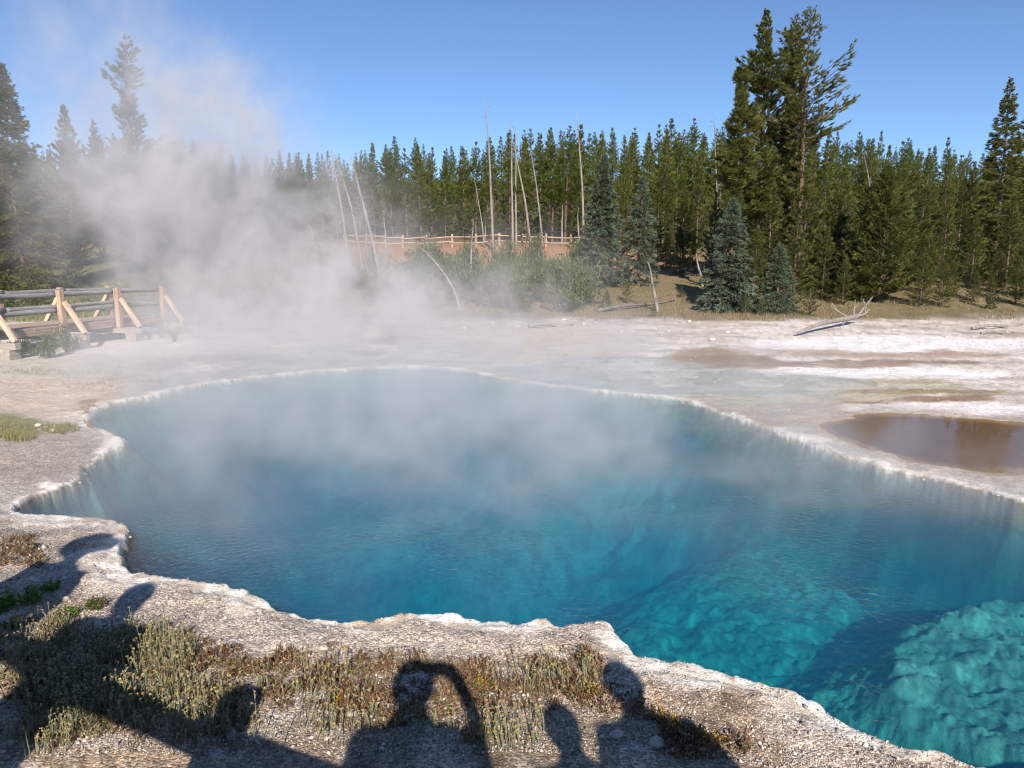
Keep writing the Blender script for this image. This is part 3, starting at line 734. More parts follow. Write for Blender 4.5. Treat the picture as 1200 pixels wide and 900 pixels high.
def conifer(seed, H, R, style, nb=90, nt=8, nblade=5, blen=0.28, bw=0.075, base=0.12, lean=0.0):
    r = np.random.default_rng(seed)
    trunk, crown = Acc(), Acc()
    zt = np.linspace(0, H, 9)
    bend = 0.012 * H * np.sin(zt / H * 3 + seed)
    P = np.stack([bend + lean * zt, 0.3 * bend, zt], 1)
    P[0, 2] = -0.4
    r0 = (0.009 if style == 'old' else 0.0075) * H + 0.03
    V, F = tube_arrays(P, r0 * (1 - zt / H) ** 0.8 + 0.012, 7); trunk.add(V, F)
    CV, CT = [], []
    zs = base * H + (H * 0.985 - base * H) * np.sort(r.random(nb)) ** (0.9 if style == 'spruce' else 0.85)
    az = 0.0
    gapn = r.uniform(0, 100)
    for z in zs:
        az += 2.39996 + r.uniform(-0.4, 0.4)
        t = (z - base * H) / (H - base * H)
        if style == 'spruce':
            L = R * (1 - t) ** 0.88 * r.uniform(0.72, 1.15) + 0.06; el0 = -0.12 - 0.35 * (1 - t) + r.uniform(-.1, .1) + 0.9 * t ** 3; curl = 0.30
        elif style == 'pine':
            L = R * min(1, (1 - t) * 1.45) ** 1.0 * min(1, 0.55 + 1.8 * t) * r.uniform(0.55, 1.2) + 0.08; el0 = 0.15 + 0.55 * t + r.uniform(-.2, .2); curl = 0.5
        else:   # old open pine
            g = 0.55 + 0.75 * math.sin(z * 2.1 + gapn) * math.sin(z * 0.83 + gapn * 2) + 0.3 * math.sin(az * 1.0 + z)
            L = R * min(1, (1 - t) * 2.6) ** 0.7 * min(1, 0.45 + 1.6 * t) * max(0.25, g) * r.uniform(0.7, 1.15) + 0.1; el0 = 0.0 + 0.5 * t + r.uniform(-.25, .2); curl = 0.35
        d, side, up = branch_frame(az, el0)
        c = np.array([np.interp(z, P[:, 2], P[:, 0]), np.interp(z, P[:, 2], P[:, 1]), z])
        ts = np.linspace(0, 1, 4)
        B = c + np.outer(ts * L, d) + np.outer(curl * L * ts ** 2 * 0.5, [0, 0, 1])
        V, F = tube_arrays(B, (0.006 + 0.008 * L) * (1 - ts * 0.85), 3); trunk.add(V, F)
        m = max(3, int(nt * (0.35 + L / R)))
        tt = r.uniform(0.18, 1.0, m) ** 0.75
        spread = 0.30 * L * (1.05 - tt) + 0.06
        lat = r.uniform(-1, 1, m) * spread * (1.15 if style == 'spruce' else 1.0)
        pos = c + np.outer(tt * L, d) + np.outer(curl * L * tt ** 2 * 0.5, [0, 0, 1]) + np.outer(lat, side) + np.outer(r.normal(0, 0.05, m) - (0.05 if style == 'spruce' else -0.03), [0, 0, 1])
        bt = r.uniform(0.72, 1.25)
        for k in range(m):
            q = nblade
            dirs = d * r.uniform(0.5, 1.2, (q, 1)) + side * (np.sign(lat[k]) * r.uniform(0, 0.9, (q, 1)) + r.normal(0, 0.45, (q, 1))) + np.array([0, 0, 1]) * r.normal(0.28 if style != 'spruce' else 0.0, 0.42, (q, 1))
            dirs /= np.linalg.norm(dirs, axis=1)[:, None] + 1e-9
            ll = blen * r.uniform(0.6, 1.25, (q, 1)) * (0.65 + 0.35 * min(1, L / R * 1.5)) * min(1, 0.45 + 2.6 * (1 - t))
            w = np.cross(dirs, r.normal(0, 1, (q, 3))); w /= np.linalg.norm(w, axis=1)[:, None] + 1e-9
            bs = pos[k] - dirs * ll * 0.25
            tri = np.stack([bs + w * bw * 0.5, bs - w * bw * 0.5 + dirs * ll * 0.25, bs + dirs * ll + w * bw * .1], 1)
            CV.append(tri.reshape(-1, 3))
            tn = bt * r.uniform(0.8, 1.2)
            CT.append(np.tile((tn * r.uniform(0.92, 1.1), tn, tn * r.uniform(0.85, 1.1)), (q * 3, 1)))
    CV = np.vstack(CV); CT = np.vstack(CT)
    n = len(CV) // 3
    # leader shoot
    crown.add(CV, np.arange(n * 3).reshape(-1, 3), CT)
    return trunk.mesh('trunk', True), crown.mesh('crown')

def tree(protos, mat_c, x, y, H, label, group=None, name='pine_tree', wide=1.0, cat='tree', rz=None, sink=0.1):
    """protos: (trunk mesh, crown mesh, height). The tree is an Empty with a trunk and a crown."""
    tr, cr, h0 = protos
    root = empty(name, (x, y, gz(x, y) - sink), rnd.uniform(0, 6.28) if rz is None else rz)
    s = H / h0; root.scale = (s * wide, s * wide, s)
    if not tr.materials: tr.materials.append(M_bark)
    if not cr.materials: cr.materials.append(mat_c)
    link('trunk', tr, None, root); link('crown', cr, None, root)
    tag(root, label, cat, group)
    return root

PINE = []
for k in range(7):
    H = 12.0
    PINE.append((*conifer(100 + k, H, 1.6 + 0.18 * (k % 3), 'pine', 125, 12, 6, 0.34, 0.075, 0.03 + 0.03 * (k % 3)), H))
DARKP = []
for k in range(4):
    DARKP.append((*conifer(140 + k, 10.0, 1.75 + 0.2 * (k % 2), 'pine', 150, 13, 7, 0.32, 0.07, 0.0), 10.0))
SPRUCE = []
for k in range(3):
    SPRUCE.append((*conifer(160 + k, 6.5, 1.35, 'spruce', 170, 12, 7, 0.26, 0.05, 0.03), 6.5))
FARSPR = [(*conifer(170 + k, 12.0, 1.9, 'spruce', 140, 12, 6, 0.33, 0.08, 0.03), 12.0) for k in range(2)]
YOUNG = [(*conifer(180 + k, 2.4, 0.6, 'pine', 46, 6, 5, 0.2, 0.04, 0.02), 2.4) for k in range(3)]

def put_tree(protos, mat_c, u, y, vtop, label, wide=1.0, group=None, name='pine_tree', rz=None):
    x = x_at(u, y, 2.0); z = gz(x, y)
    return tree(protos, mat_c, x, y, z_at(vtop, y) - z + 0.1, label, group, name, wide, rz=rz)

# the forest: canopy profile along the picture, in photo pixels
CAN = [(-120, 150), (0, 150), (60, 175), (140, 160), (220, 165), (300, 185), (340, 180), (400, 185), (460, 165), (520, 172), (560, 170),
       (620, 156), (660, 152), (720, 158), (800, 150), (860, 156), (930, 158), (1000, 158), (1060, 168), (1130, 180), (1200, 180), (1330, 180)]
cu, cv = zip(*CAN)
GF = 'lodgepole pines of the forest beyond the pool'
used = []
FOREST = []
for row, (y0, step, drop) in enumerate(((66, 17, 4), (73, 19, 2), (81, 19, 0), (91, 16, 1))):
    u = -40 + row * 7
    while u < 1250:
        uu = u + rnd.uniform(-6, 6); yy = y0 + rnd.uniform(-2.5, 2.5)
        vt = np.interp(uu, cu, cv) + drop + rnd.gauss(0, 5.5 if row < 3 else 4)
        if uu > 690 and row == 0: yy -= rnd.uniform(0, 8)
        o = put_tree(PINE[rnd.randrange(7)] if rnd.random() > 0.1 else FARSPR[rnd.randrange(2)], M_pine, uu, yy, vt, None, rnd.uniform(0.95, 1.3), GF, 'lodgepole_pine')
        FOREST.append((uu, row, o))
        u += step * rnd.uniform(0.75, 1.25)
LAND = [(4, 'the left edge pine'), (148, 'the tall steamy pine'), (218, 'the ghosted dead tree'), (393, 'the leaning dead trees'),
        (491, 'the curved snag'), (568, 'the straight snag'), (622, 'the leaning trunk'), (708, 'the blue spruce'), (752, 'the thin open spruce'), (866, 'the bare trunked pine'),
        (951, 'the open branched pine'), (1040, 'the broad olive pine'), (1183, 'the right edge spruce')]
ORD = ['first', 'second', 'third', 'fourth', 'fifth', 'sixth', 'seventh', 'eighth', 'ninth', 'tenth', 'eleventh', 'twelfth', 'thirteenth', 'fourteenth', 'fifteenth']
def order_labels(items, kind, where):
    """Labels by counting the trees of a row outward from the nearest landmark tree."""
    bk = {}
    for u, row, o in items:
        lu, ln = min(LAND, key=lambda q: abs(q[0] - u))
        bk.setdefault((row, ln, u >= lu), []).append((abs(u - lu), o))
    for (row, ln, right), L in bk.items():
        for k, (_, o) in enumerate(sorted(L, key=lambda q: q[0])):
            o['label'] = '%s %s, %s to the %s of %s' % (kind, where[row], ORD[min(k, 14)], 'right' if right else 'left', ln)
order_labels(FOREST, 'pine in the', ['front forest row', 'second forest row', 'third forest row', 'hindmost forest row'])
# middle rows to the right of the fence gap, and the left edge
DK = []
GM = 'dark pines along the forest edge on the right'
for (u, y, vt, w) in ((730, 52, 215, 1.0), (775, 55, 185, 1.0), (800, 48, 215, 1.0), (815, 54, 180, .9), (835, 46, 225, 1.0), (985, 44, 205, 1.0), (1000, 38, 250, 1.1), (1012, 52, 185, .9),
                      (1040, 36, 200, 1.15), (1062, 46, 195, 1.0), (1085, 43, 215, 1.0), (1105, 38, 228, 1.0), (1130, 46, 188, 1.0), (1138, 37, 250, 1.1),
                      (1160, 42, 225, 1.1), (1215, 38, 210, 1.2), (1235, 44, 170, 1.1), (960, 42, 235, 1.1), (935, 45, 225, 1.0), (880, 47, 215, 1.1), (905, 43, 200, 1.1), (925, 40, 250, 1.1), (1185, 47, 200, 1.), (755, 47, 250, 1.0), (785, 44, 262, 1.0),
                      (1020, 45, 215, 1.0), (1100, 50, 200, 1.0), (1050, 52, 195, 1.0), (1150, 52, 200, 1.0), (1200, 34, 265, 1.1), (1170, 35, 290, 1.1), (1118, 34, 300, 1.0), (890, 38, 225, 1.1), (922, 37.5, 240, 1.2), (955, 38, 215, 1.1), (978, 36, 235, 1.2), (1000, 34, 275, 1.1), (840, 40, 250, 1.1), (1085, 35, 270, 1.2),
                      (1145, 33, 315, 1.2), (1195, 32.5, 300, 1.2), (1075, 40, 210, 1.1), (1120, 41, 215, 1.1), (1228, 33, 250, 1.2), (900, 35.5, 195, 1.15), (938, 35, 205, 1.15), (974, 36, 215, 1.2), (885, 33.5, 262, 1.1), (932, 33, 255, 1.2), (966, 33.5, 265, 1.2), (990, 32.5, 300, 1.2), (1012, 33, 270, 1.1), (1082, 32, 290, 1.2), (1108, 32, 305, 1.2), (1165, 31.5, 320, 1.1), (1215, 31.5, 320, 1.1), (1180, 37, 235, 1.2), (796, 41, 265, 1.2), (770, 45, 235, 1.1), (812, 42, 280, 1.1), (860, 43, 200, 1.)):
    DK.append((u, 0, put_tree(DARKP[rnd.randrange(4)], M_dark, u, y, vt, None, w * rnd.uniform(.95, 1.15), GM, 'bushy_pine')))
order_labels(DK, 'dark bushy pine at the', ['forest edge'])
GL = 'pines at the left forest edge'; DL = []
for (u, y, vt, w) in ((40, 50, 185, 1), (95, 47, 190, 1), (125, 50, 200, 1), (60, 44, 215, 1.1), (175, 48, 205, 1), (205, 52, 195, 1), (240, 46, 225, 1.1), (280, 50, 210, 1), (310, 47, 220, 1), (350, 55, 200, 1), (-30, 42, 150, 1.1), (-70, 40, 130, 1.1), (150, 43, 240, 1.1), (90, 40, 260, 1.1), (330, 44, 245, 1), (25, 36, 235, 1.2), (-15, 35, 215, 1.2), (50, 40, 255, 1.1), (380, 50, 210, 1.), (20, 44, 160, 1.1)):
    DL.append((u, 0, put_tree(DARKP[rnd.randrange(4)], M_pine, u, y, vt, None, w * rnd.uniform(.9, 1.1), GL, 'bushy_pine')))
order_labels(DL, 'bushy pine at the', ['left forest edge'])

def hero(seed, u, y, vt, R, style, m, label, nb=150, nt=11, base=0.1, blen=0.30, bw=0.07, name='pine_tree', rz=0.0):
    x = x_at(u, y, 2.0 + 0.85 * (z_at(vt, y) - 2.0)); z = gz(x, y); H = z_at(vt, y) - z + 0.1
    pr = (*conifer(seed, H, R, style, int(nb * 1.15), int(nt * 1.35), 7, blen * 0.95, bw * 0.85, base), H)
    return tree(pr, m, x, y, H, label, None, name, 1.0, rz=rz)
hero(301, 866, 34, 78, 0.98, 'old', M_dark, 'tall thin pine with a bare stretch of trunk, left of the tall trio', 190, 12, 0.40)
hero(302, 897, 36, 10, 1.35, 'old', M_dark, 'tallest dense pine in the middle of the tall trio', 290, 14, 0.10)
hero(303, 934, 37, 22, 1.15, 'old', M_dark, 'tall dense pine just left of the open branched pine', 260, 13, 0.12)
hero(304, 951, 35, 8, 2.2, 'old', M_dark, 'tall open pine with long bare branches reaching right, right of the tall trio', 150, 9, 0.34)
hero(305, 708, 37, 180, 1.55, 'spruce', M_spruce, 'dense blue green spruce standing right of the rail fence', 210, 12, 0.02, name='spruce_tree')
hero(306, 752, 38, 205, 1.45, 'spruce', M_spruce, 'thin open spruce right of the dense blue green spruce', 130, 8, 0.05, name='spruce_tree')
hero(307, 857, 31.5, 232, 1.55, 'spruce', M_spruce, 'broad blue green spruce below the tall thin pine', 220, 12, 0.02, name='spruce_tree')
hero(308, 914, 30.5, 285, 1.0, 'spruce', M_spruce, 'small pale spruce in front of the tall trio', 130, 9, 0.02, 0.22, 0.05, name='spruce_tree')
hero(309, 1183, 40, 90, 1.9, 'spruce', M_dark, 'tall dark spruce rising above the forest at the right edge', 230, 12, 0.05, name='spruce_tree')
hero(310, 1212, 41, 105, 1.9, 'spruce', M_dark, 'tall spruce cut by the right edge of the picture', 200, 12, 0.05, name='spruce_tree')
hero(311, 6, 34, 72, 2.6, 'spruce', M_dark, 'big dark pine at the left edge behind the boardwalk', 330, 15, 0.02)
hero(312, 148, 47, 38, 1.5, 'old', M_dark, 'tall pine rising through the steam above the boardwalk', 200, 12, 0.15)
hero(313, 74, 46, 122, 1.5, 'pine', M_dark, 'pine behind steam between the big dark left pine and the tall steamy one', 170, 11, 0.08)
hero(314, 110, 50, 140, 1.3, 'pine', M_dark, 'shorter pine touching the left side of the tall steamy pine', 150, 10, 0.08)
hero(315, 1040, 33, 195, 1.9, 'pine', M_dark, 'broad olive pine reaching the ground right of the driftwood', 260, 13, 0.01)
G = 'young pines on the far shore'
for (u, y, vt, lab) in ((876, 30.2, 345, 'young pine at the foot of the broad blue green spruce'), (952, 30, 338, 'young pine right of the small pale spruce'),
                        (712, 31, 340, 'young pine below the dense blue green spruce'), (735, 33, 330, 'young pine beside the dense blue green spruce, on the grass'),
                        (768, 29.5, 358, 'tiny young pine alone at the edge of the white flat'), (790, 36, 345, 'young pine in the shade on the tan grass'),
                        (800, 34, 335, 'young pine on the grass left of the broad spruce'), (896, 29.6, 350, 'little pine between the two spruces')):
    put_tree(YOUNG[rnd.randrange(3)], M_shrub, u, y, vt, lab, 1.2, G, 'young_pine')

# ------------------------------------------------------------------ shrubs
def shrub_mesh(seed, n=420, leaf=0.10):
    r = np.random.default_rng(seed); st, cr = Acc(), Acc()
    CV, CT = [], []
    for b in range(16):
        az = r.uniform(0, 6.28); el = r.uniform(0.5, 1.45); L = r.uniform(0.6, 1.05)
        d = np.array([math.cos(az) * math.cos(el), math.sin(az) * math.cos(el), math.sin(el)])
        ts = np.linspace(0, 1, 4)
        B = np.outer(ts * L, d) + np.outer(ts ** 2, r.normal(0, 0.08, 3)); B[:, 2] -= 0.05
        V, F = tube_arrays(B, 0.012 * (1 - 0.8 * ts), 3); st.add(V, F)
        m = n // 16; tt = r.uniform(0.2, 1.02, m)
        p = np.outer(tt * L, d) + r.normal(0, 0.09, (m, 3)); tn = r.uniform(0.75, 1.25)
        dr = d + r.normal(0, 0.6, (m, 3)); dr /= np.linalg.norm(dr, axis=1)[:, None]
        w = np.cross(dr, r.normal(0, 1, (m, 3))); w /= np.linalg.norm(w, axis=1)[:, None]
        ll = leaf * r.uniform(0.6, 1.3, (m, 1))
        CV.append(np.stack([p - w * ll * .18, p + w * ll * .18, p + dr * ll], 1).reshape(-1, 3))
        CT.append(np.tile((tn, tn, tn), (m * 3, 1)) * r.uniform(0.85, 1.15, (m * 3, 1)))
    CV = np.vstack(CV); cr.add(CV, np.arange(len(CV)).reshape(-1, 3), np.vstack(CT))
    return st.mesh('stem'), cr.mesh('foliage')
SHR = [shrub_mesh(400 + k, 900, 0.14) for k in range(4)]
SHRS = [shrub_mesh(420 + k, 700, 0.075) for k in range(3)]
def shrub(x, y, w, h, label, group=None, bank=SHR, name='shrub'):
    s, f = bank[rnd.randrange(len(bank))]
    if not s.materials: s.materials.append(M_bark); f.materials.append(M_shrub)
    root = empty(name, (x, y, gz(x, y)), rnd.uniform(0, 6)); root.scale = (w, w, h)
    link('stem', s, None, root); link('foliage', f, None, root)
    return tag(root, label, 'shrub', group)
BU = []; BV = []
G = 'bushes between the far shore and the rail fence'
for q in range(54):
    u = rnd.uniform(475, 700); y = rnd.choice([rnd.uniform(30, 36), rnd.uniform(32, 48)])
    if u < 560: y = rnd.uniform(31, 42)
    x = x_at(u, y, 1.0)
    BU.append((u, 0, shrub(x, y, rnd.uniform(0.9, 1.6), rnd.uniform(1.2, 2.2), None, G)))
order_labels(BU, 'leafy bush on the', ['slope below the fence'])
G = 'bushes veiled by steam beyond the pool'
for q in range(20):
    u = rnd.uniform(180, 470); y = rnd.uniform(30, 44)
    x = x_at(u, y, 1.0)
    BV.append((u, 0, shrub(x, y, rnd.uniform(0.8, 1.5), rnd.uniform(1.0, 2.0), None, G)))
order_labels(BV, 'bush veiled by', ['steam'])
for (u, v, w, h, lab) in ((72, 413, .62, .62, 'low green bush growing at the foot of the boardwalk between its posts'), (40, 410, .45, .5, 'small green bush beside the nearest boardwalk footing'),
                          (93, 407, .42, .8, 'upright green bush against the boardwalk cross beam'), (200, 392, .4, .85, 'bush in the steam at the far end of the boardwalk'), (214, 396, .35, .6, 'low bush in the steam just past the boardwalk end')):
    p = px(u, v, 0.1); shrub(p[0], p[1] - 0.5, w, h, lab, 'bushes beside the boardwalk', SHR if u < 100 else SHRS)
for (u, y, w, h, lab) in ((8, 30, 1.0, 1.0, 'bright green bush behind the boardwalk rail at the left edge'), (40, 32, 1.0, .7, 'low bush behind the boardwalk rails'), (110, 31, 1.2, .7, 'low bush behind the middle boardwalk post')):
    x = x_at(u, y, 0.5); shrub(x, y, w, h, lab, 'bushes behind the boardwalk')

# ------------------------------------------------------------------ dead trees, snags and logs
def dead_tree(base, top, y, label, r0=0.09, bow=0.0, twigs=40, tl=0.8, m=None, name='dead_tree', group=None, dy=0.0, t0=0.15, cat='dead tree'):
    m = m or M_dead
    xb = x_at(base[0], y, 1.0); zb = gz(xb, y)
    zb_px = z_at(base[1], y); zb = min(zb, zb_px) if base[1] > 0 else zb
    zt = z_at(top[1], y + dy); xt = x_at(top[0], y + dy, zt)
    t = np.linspace(0, 1, 12)
    P = np.stack([(xt - xb) * t + bow * np.sin(np.pi * t), dy * t + 0.1 * np.sin(t * 5 + xb), (zt - zb) * t + abs(bow) * 0.3 * np.sin(np.pi * t)], 1)
    wob = 0.035
    P[:, 0] += wob * np.sin(t * 9 + xb * 3) * t
    L = np.linalg.norm(P[-1] - P[0])
    root = empty(name, (xb, y, zb)); tag(root, label, cat, group)
    P[0, 2] -= 0.2
    R = 0.85 * r0 * (1 - t) ** 0.7 + 0.012
    V, F = tube_arrays(P, R, 7, True)
    link('trunk', mesh_np('trunk', V, F, None, True), m, root)
    acc = Acc(); r = np.random.default_rng(int(abs(base[0] * 7 + top[0])))
    for k in range(twigs):
        s = r.uniform(t0, 0.98); p = np.array([np.interp(s, t, P[:, i]) for i in range(3)])
        az = r.uniform(0, 6.28); el = r.uniform(-0.6, 0.4); l = tl * r.uniform(0.3, 1.1) * (1.1 - 0.7 * s)
        d = np.array([math.cos(az) * math.cos(el), math.sin(az) * math.cos(el), math.sin(el)])
        ts = np.linspace(0, 1, 4)
        B = p + np.outer(ts * l, d) + np.outer(ts ** 2 * l * 0.25, r.normal(0, 0.6, 3))
        V, F = tube_arrays(B, 0.014 * (1 - 0.7 * ts), 3); acc.add(V, F)
        for _ in range(2):
            q = B[r.integers(1, 3)]; dd = d + r.normal(0, 0.6, 3); l2 = l * 0.45
            V, F = tube_arrays(np.stack([q, q + dd * l2 * 0.5, q + dd * l2]), np.array([0.01, 0.008, 0.004]), 3); acc.add(V, F)
    if twigs:
        o = link('twigs', acc.mesh('twigs'), m, root); o['kind'] = 'stuff'
    return root
D = dead_tree
D((578, 287), (568, 116), 57, 'tall straight dead tree left of the pair of snags, above the forest', 0.13, 0.1, 30, 0.9)
D((601, 289), (599, 140), 58, 'straight dead tree with a frayed brown top, left of the leaning one', 0.12, 0.0, 30, 0.8)
D((605, 290), (604, 150), 59, 'thin dead trunk directly behind the frayed topped dead tree', 0.10, 0.0, 20, 0.7)
D((622, 293), (602, 170), 57, 'leaning dead trunk crossing the pair of straight snags', 0.12, 0.15, 14, 0.6)
D((684, 287), (676, 130), 56, 'tall dead tree standing beside the dense blue green spruce', 0.12, 0.1, 26, 0.8)
D((636, 285), (621, 172), 60, 'grey dead tree right of the leaning trunk behind the fence', 0.09, 0.1, 40, 1.0)
D((658, 283), (659, 240), 62, 'short pale trunk behind the right end of the fence', 0.1, 0.0, 6, 0.5)
D((678, 283), (677, 243), 62, 'short pale trunk at the fence end beside the spruce', 0.1, 0.0, 6, 0.5)
D((568, 275), (555, 208), 60, 'thin leaning dead stick left of the tall straight dead tree', 0.06, 0.1, 14, 0.7)
D((412, 330), (387, 174), 40, 'leaning dead tree leftmost of three beside the steam', 0.10, 0.1, 60, 1.1)
D((430, 345), (393, 180), 38, 'leaning dead tree, middle one of three beside the steam', 0.10, 0.15, 60, 1.1)
D((449, 352), (410, 182), 36, 'pale leaning dead tree, rightmost of three beside the steam', 0.11, 0.12, 40, 0.9)
D((541, 372), (491, 289), 31.5, 'curved pale dead tree bowing left at the edge of the steam', 0.07, 0.35, 30, 0.7)
D((318, 355), (299, 265), 33, 'thin dead tree ghosted by steam, left of the leaning three', 0.08, 0.1, 30, 0.8)
D((223, 345), (218, 222), 40, 'upright dead tree ghosted by the thickest steam', 0.08, 0.0, 50, 1.0)
D((551, 335), (554, 255), 36, 'thin dead sapling right of the curved pale dead tree', 0.05, 0.0, 40, 0.7)
D((432, 300), (428, 245), 44, 'short dead sapling behind the leaning three', 0.06, 0.0, 40, 0.8)
D((455, 285), (449, 246), 52, 'short dead stick above the fence left of centre', 0.06, 0.0, 16, 0.6)
D((500, 318), (465, 299), 42, 'pale fallen trunk lying on the slope below the fence', 0.09, 0.0, 0, name='fallen_log', cat='log')
D((641, 330), (639, 272), 40, 'dark twisted snag on the slope below the fence', 0.14, -0.15, 26, 0.6, M_snag, name='dead_snag')
D((772, 368), (758, 306), 31, 'broken trunk leaning left on the tan grass below the thin spruce', 0.09, 0.05, 5, 0.4)
D((824, 348), (816, 297), 37, 'grey broken trunk in the shade left of the broad spruce', 0.1, 0.05, 8, 0.5)
D((568, 283), (571, 240), 61, 'short thin dead stem at the foot of the tall straight dead tree', 0.05, 0.0, 14, 0.6)
D((1030, 250), (1012, 180), 50, 'grey dead tree standing within the forest right of the tall trio', 0.07, 0.0, 40, 0.9)
D((842, 200), (836, 128), 50, 'bare dead top sticking up left of the tall trio', 0.06, 0.0, 30, 0.8)
D((345, 340), (330, 268), 38, 'faint dead tree in steam right of the ghosted thin one', 0.06, 0.1, 60, 1.0)
D((372, 345), (362, 262), 37, 'faint twiggy dead tree in steam left of the leaning three', 0.06, 0.1, 70, 1.0)
D((250, 350), (252, 285), 35, 'short dead tree deep in the thickest steam', 0.06, 0.0, 60, 0.9)

def driftwood():
    p0 = np.array([*px(935, 392, 0.1)[:2], 0]); p1 = np.array([*px(1008, 372, 0.25)[:2], 0])
    z0, z1 = gz(p0[0], p0[1]), gz(p1[0], p1[1])
    root = empty('driftwood_log', (p0[0], p0[1], z0)); tag(root, 'bleached dead log with upturned branches lying on the far shore', 'log')
    t = np.linspace(0, 1, 10); A = np.outer(t, p1 - p0); A[:, 2] = 0.12 + (z1 + 0.25 - z0) * t + 0.06 * np.sin(t * 5)
    V, F = tube_arrays(A, 0.04 + 0.07 * t ** 0.8 - 0.03 * (t > 0.97), 8, True)
    link('log_trunk', mesh_np('log_trunk', V, F, None, True), M_dead, root)
    for s, du, dv, r in ((0.95, 12, -22, .05), (0.86, -2, -20, .045), (0.8, -18, -16, .04), (0.9, 20, -8, .04), (0.7, -6, 6, .035)):
        q = np.array([np.interp(s, t, A[:, i]) for i in range(3)]); sc = 27 / FP
        e = q + np.array([du * sc, rnd.uniform(-.3, .3), -dv * sc])
        m = (q + e) / 2 + np.array([rnd.uniform(-.12, .12), 0, rnd.uniform(-.1, .1)])
        V, F = tube_arrays(np.stack([q, m, e]), np.array([r, r * .75, r * .35]), 5)
        link('branch', mesh_np('branch', V, F, None, True), M_dead, root)
        e2 = m + np.array([rnd.uniform(-.25, .25), rnd.uniform(-.2, .2), rnd.uniform(.1, .3)])
        V, F = tube_arrays(np.stack([m, (m + e2) / 2, e2]), np.array([r * .6, r * .45, r * .2]), 4)
        link('branch', mesh_np('branch', V, F, None, True), M_dead, root)
driftwood()
def log(a, b, r, label, m=M_dead):
    p0, p1 = px(*a, 0.15), px(*b, 0.15); p0[2] = gz(p0[0], p0[1]) + r; p1[2] = gz(p1[0], p1[1]) + r
    t = np.linspace(0, 1, 8)[:, None]; A = (p1 - p0) * t; A[:, 2] += 0.05 * np.sin(t[:, 0] * 6)
    root = link('fallen_log', None) if False else None
    V, F = tube_arrays(A, r * (1 - 0.5 * t[:, 0]), 7, True)
    o = link('fallen_log', mesh_np('fallen_log', V, F, None, True), m); o.location = p0; tag(o, label, 'log', 'fallen logs on the far shore')
log((1140, 383), (1198, 379), 0.06, 'grey fallen log at the right edge below the dark pines')
log((1150, 388), (1188, 386), 0.045, 'thin fallen log in front of the grey log at the right edge')
log((700, 367), (790, 362), 0.07, 'dark fallen pole lying on the tan grass behind the young pines', M_snag)
log((620, 381), (672, 378), 0.07, 'pale fallen pole among white rocks on the far shore')

# ------------------------------------------------------------------ rail fence
def rail_fence():
    pts = [(404, 278), (430, 279), (452, 279), (472, 280), (500, 281), (530, 282), (558, 283), (585, 285), (612, 286), (640, 288), (669, 290), (698, 292)]
    y = 60.0
    P = []
    for u, v in pts:
        x = x_at(u, y, 3.5); P.append(Vector((x, y + rnd.uniform(-.15, .15), gz(x, y))))
    root = empty('rail_fence', P[0]); tag(root, 'pale new split rail fence along the slope before the forest', 'fence')
    for p in P:
        q = p - P[0]
        me = log_mesh('post', 1.15, 0.09); o = link('post', me, M_fence, root); o.location = q + Vector((0, 0, 0.5)); o.rotation_euler = (0, math.pi / 2, 0)
    for a, b in zip(P[:-1], P[1:]):
        for h in (0.38, 0.82):
            s = a - P[0] + Vector((0, -0.14, h + rnd.uniform(-.08, .08))); e = b - P[0] + Vector((0, -0.14, h + rnd.uniform(-.08, .08)))
            d = e - s
            o = link('rail', log_mesh('rail', d.length + 0.3, 0.05), M_fence, root)
            x = d.normalized(); yv = Vector((0, 0, 1)).cross(x).normalized(); zv = x.cross(yv)
            m = Matrix((x, yv, zv)).transposed().to_4x4(); m.translation = (s + e) / 2; o.matrix_local = m
rail_fence()

# ------------------------------------------------------------------ grasses and small plants
def blades(acc, P, h, w, tint, n=1, lean=0.35):
    for (x, y, z) in P:
        for _ in range(n):
            a = rnd.uniform(0, 6.28); hh = h * rnd.uniform(0.5, 1.2); l = lean * hh * rnd.uniform(0, 1)
            dx, dy = math.cos(a) * l, math.sin(a) * l; b = rnd.uniform(0, 3.14); wx, wy = math.cos(b) * w / 2, math.sin(b) * w / 2
            t = rnd.uniform(0.75, 1.2); c = (tint[0] * t, tint[1] * t * rnd.uniform(.92, 1.05), tint[2] * t)
            acc.V.append(np.array([(x - wx, y - wy, z - .01), (x + wx, y + wy, z - .01), (x + dx, y + dy, z + hh)]))
            acc.F.append(np.array([[0, 1, 2]]) + acc.n); acc.n += 3; acc.T.append(np.tile(c, (3, 1)))
def grass_patch(name, spots, n, h, w, tint, zz=0.1):
    acc = Acc()
    for k in range(n):
        u0, v0, ru, rv = spots[rnd.randrange(len(spots))]
        a, r = rnd.uniform(0, 6.28), math.sqrt(rnd.random())
        p = px(u0 + ru * r * math.cos(a), v0 + rv * r * math.sin(a), zz)
        blades(acc, [(p[0], p[1], gz(p[0], p[1]))], h, w, tint, 3)
    tag(link(name, acc.mesh(name), M_plant), kind='stuff')

def ground_pts(spots, n, zz=0.12):
    """Random ground points inside ellipses given in photo pixels."""
    out = []
    for k in range(n):
        u0, v0, ru, rv = spots[rnd.randrange(len(spots))]
        a, r = rnd.uniform(0, 6.28), math.sqrt(rnd.random())
        out.append(px(u0 + ru * r * math.cos(a), v0 + rv * r * math.sin(a), zz))
    A = np.array(out); z, s, PD, _ = ground_z(A[:, 0], A[:, 1], True)
    A[:, 2] = z
    return A[(s > 0.06) & (PD > 0.2)]

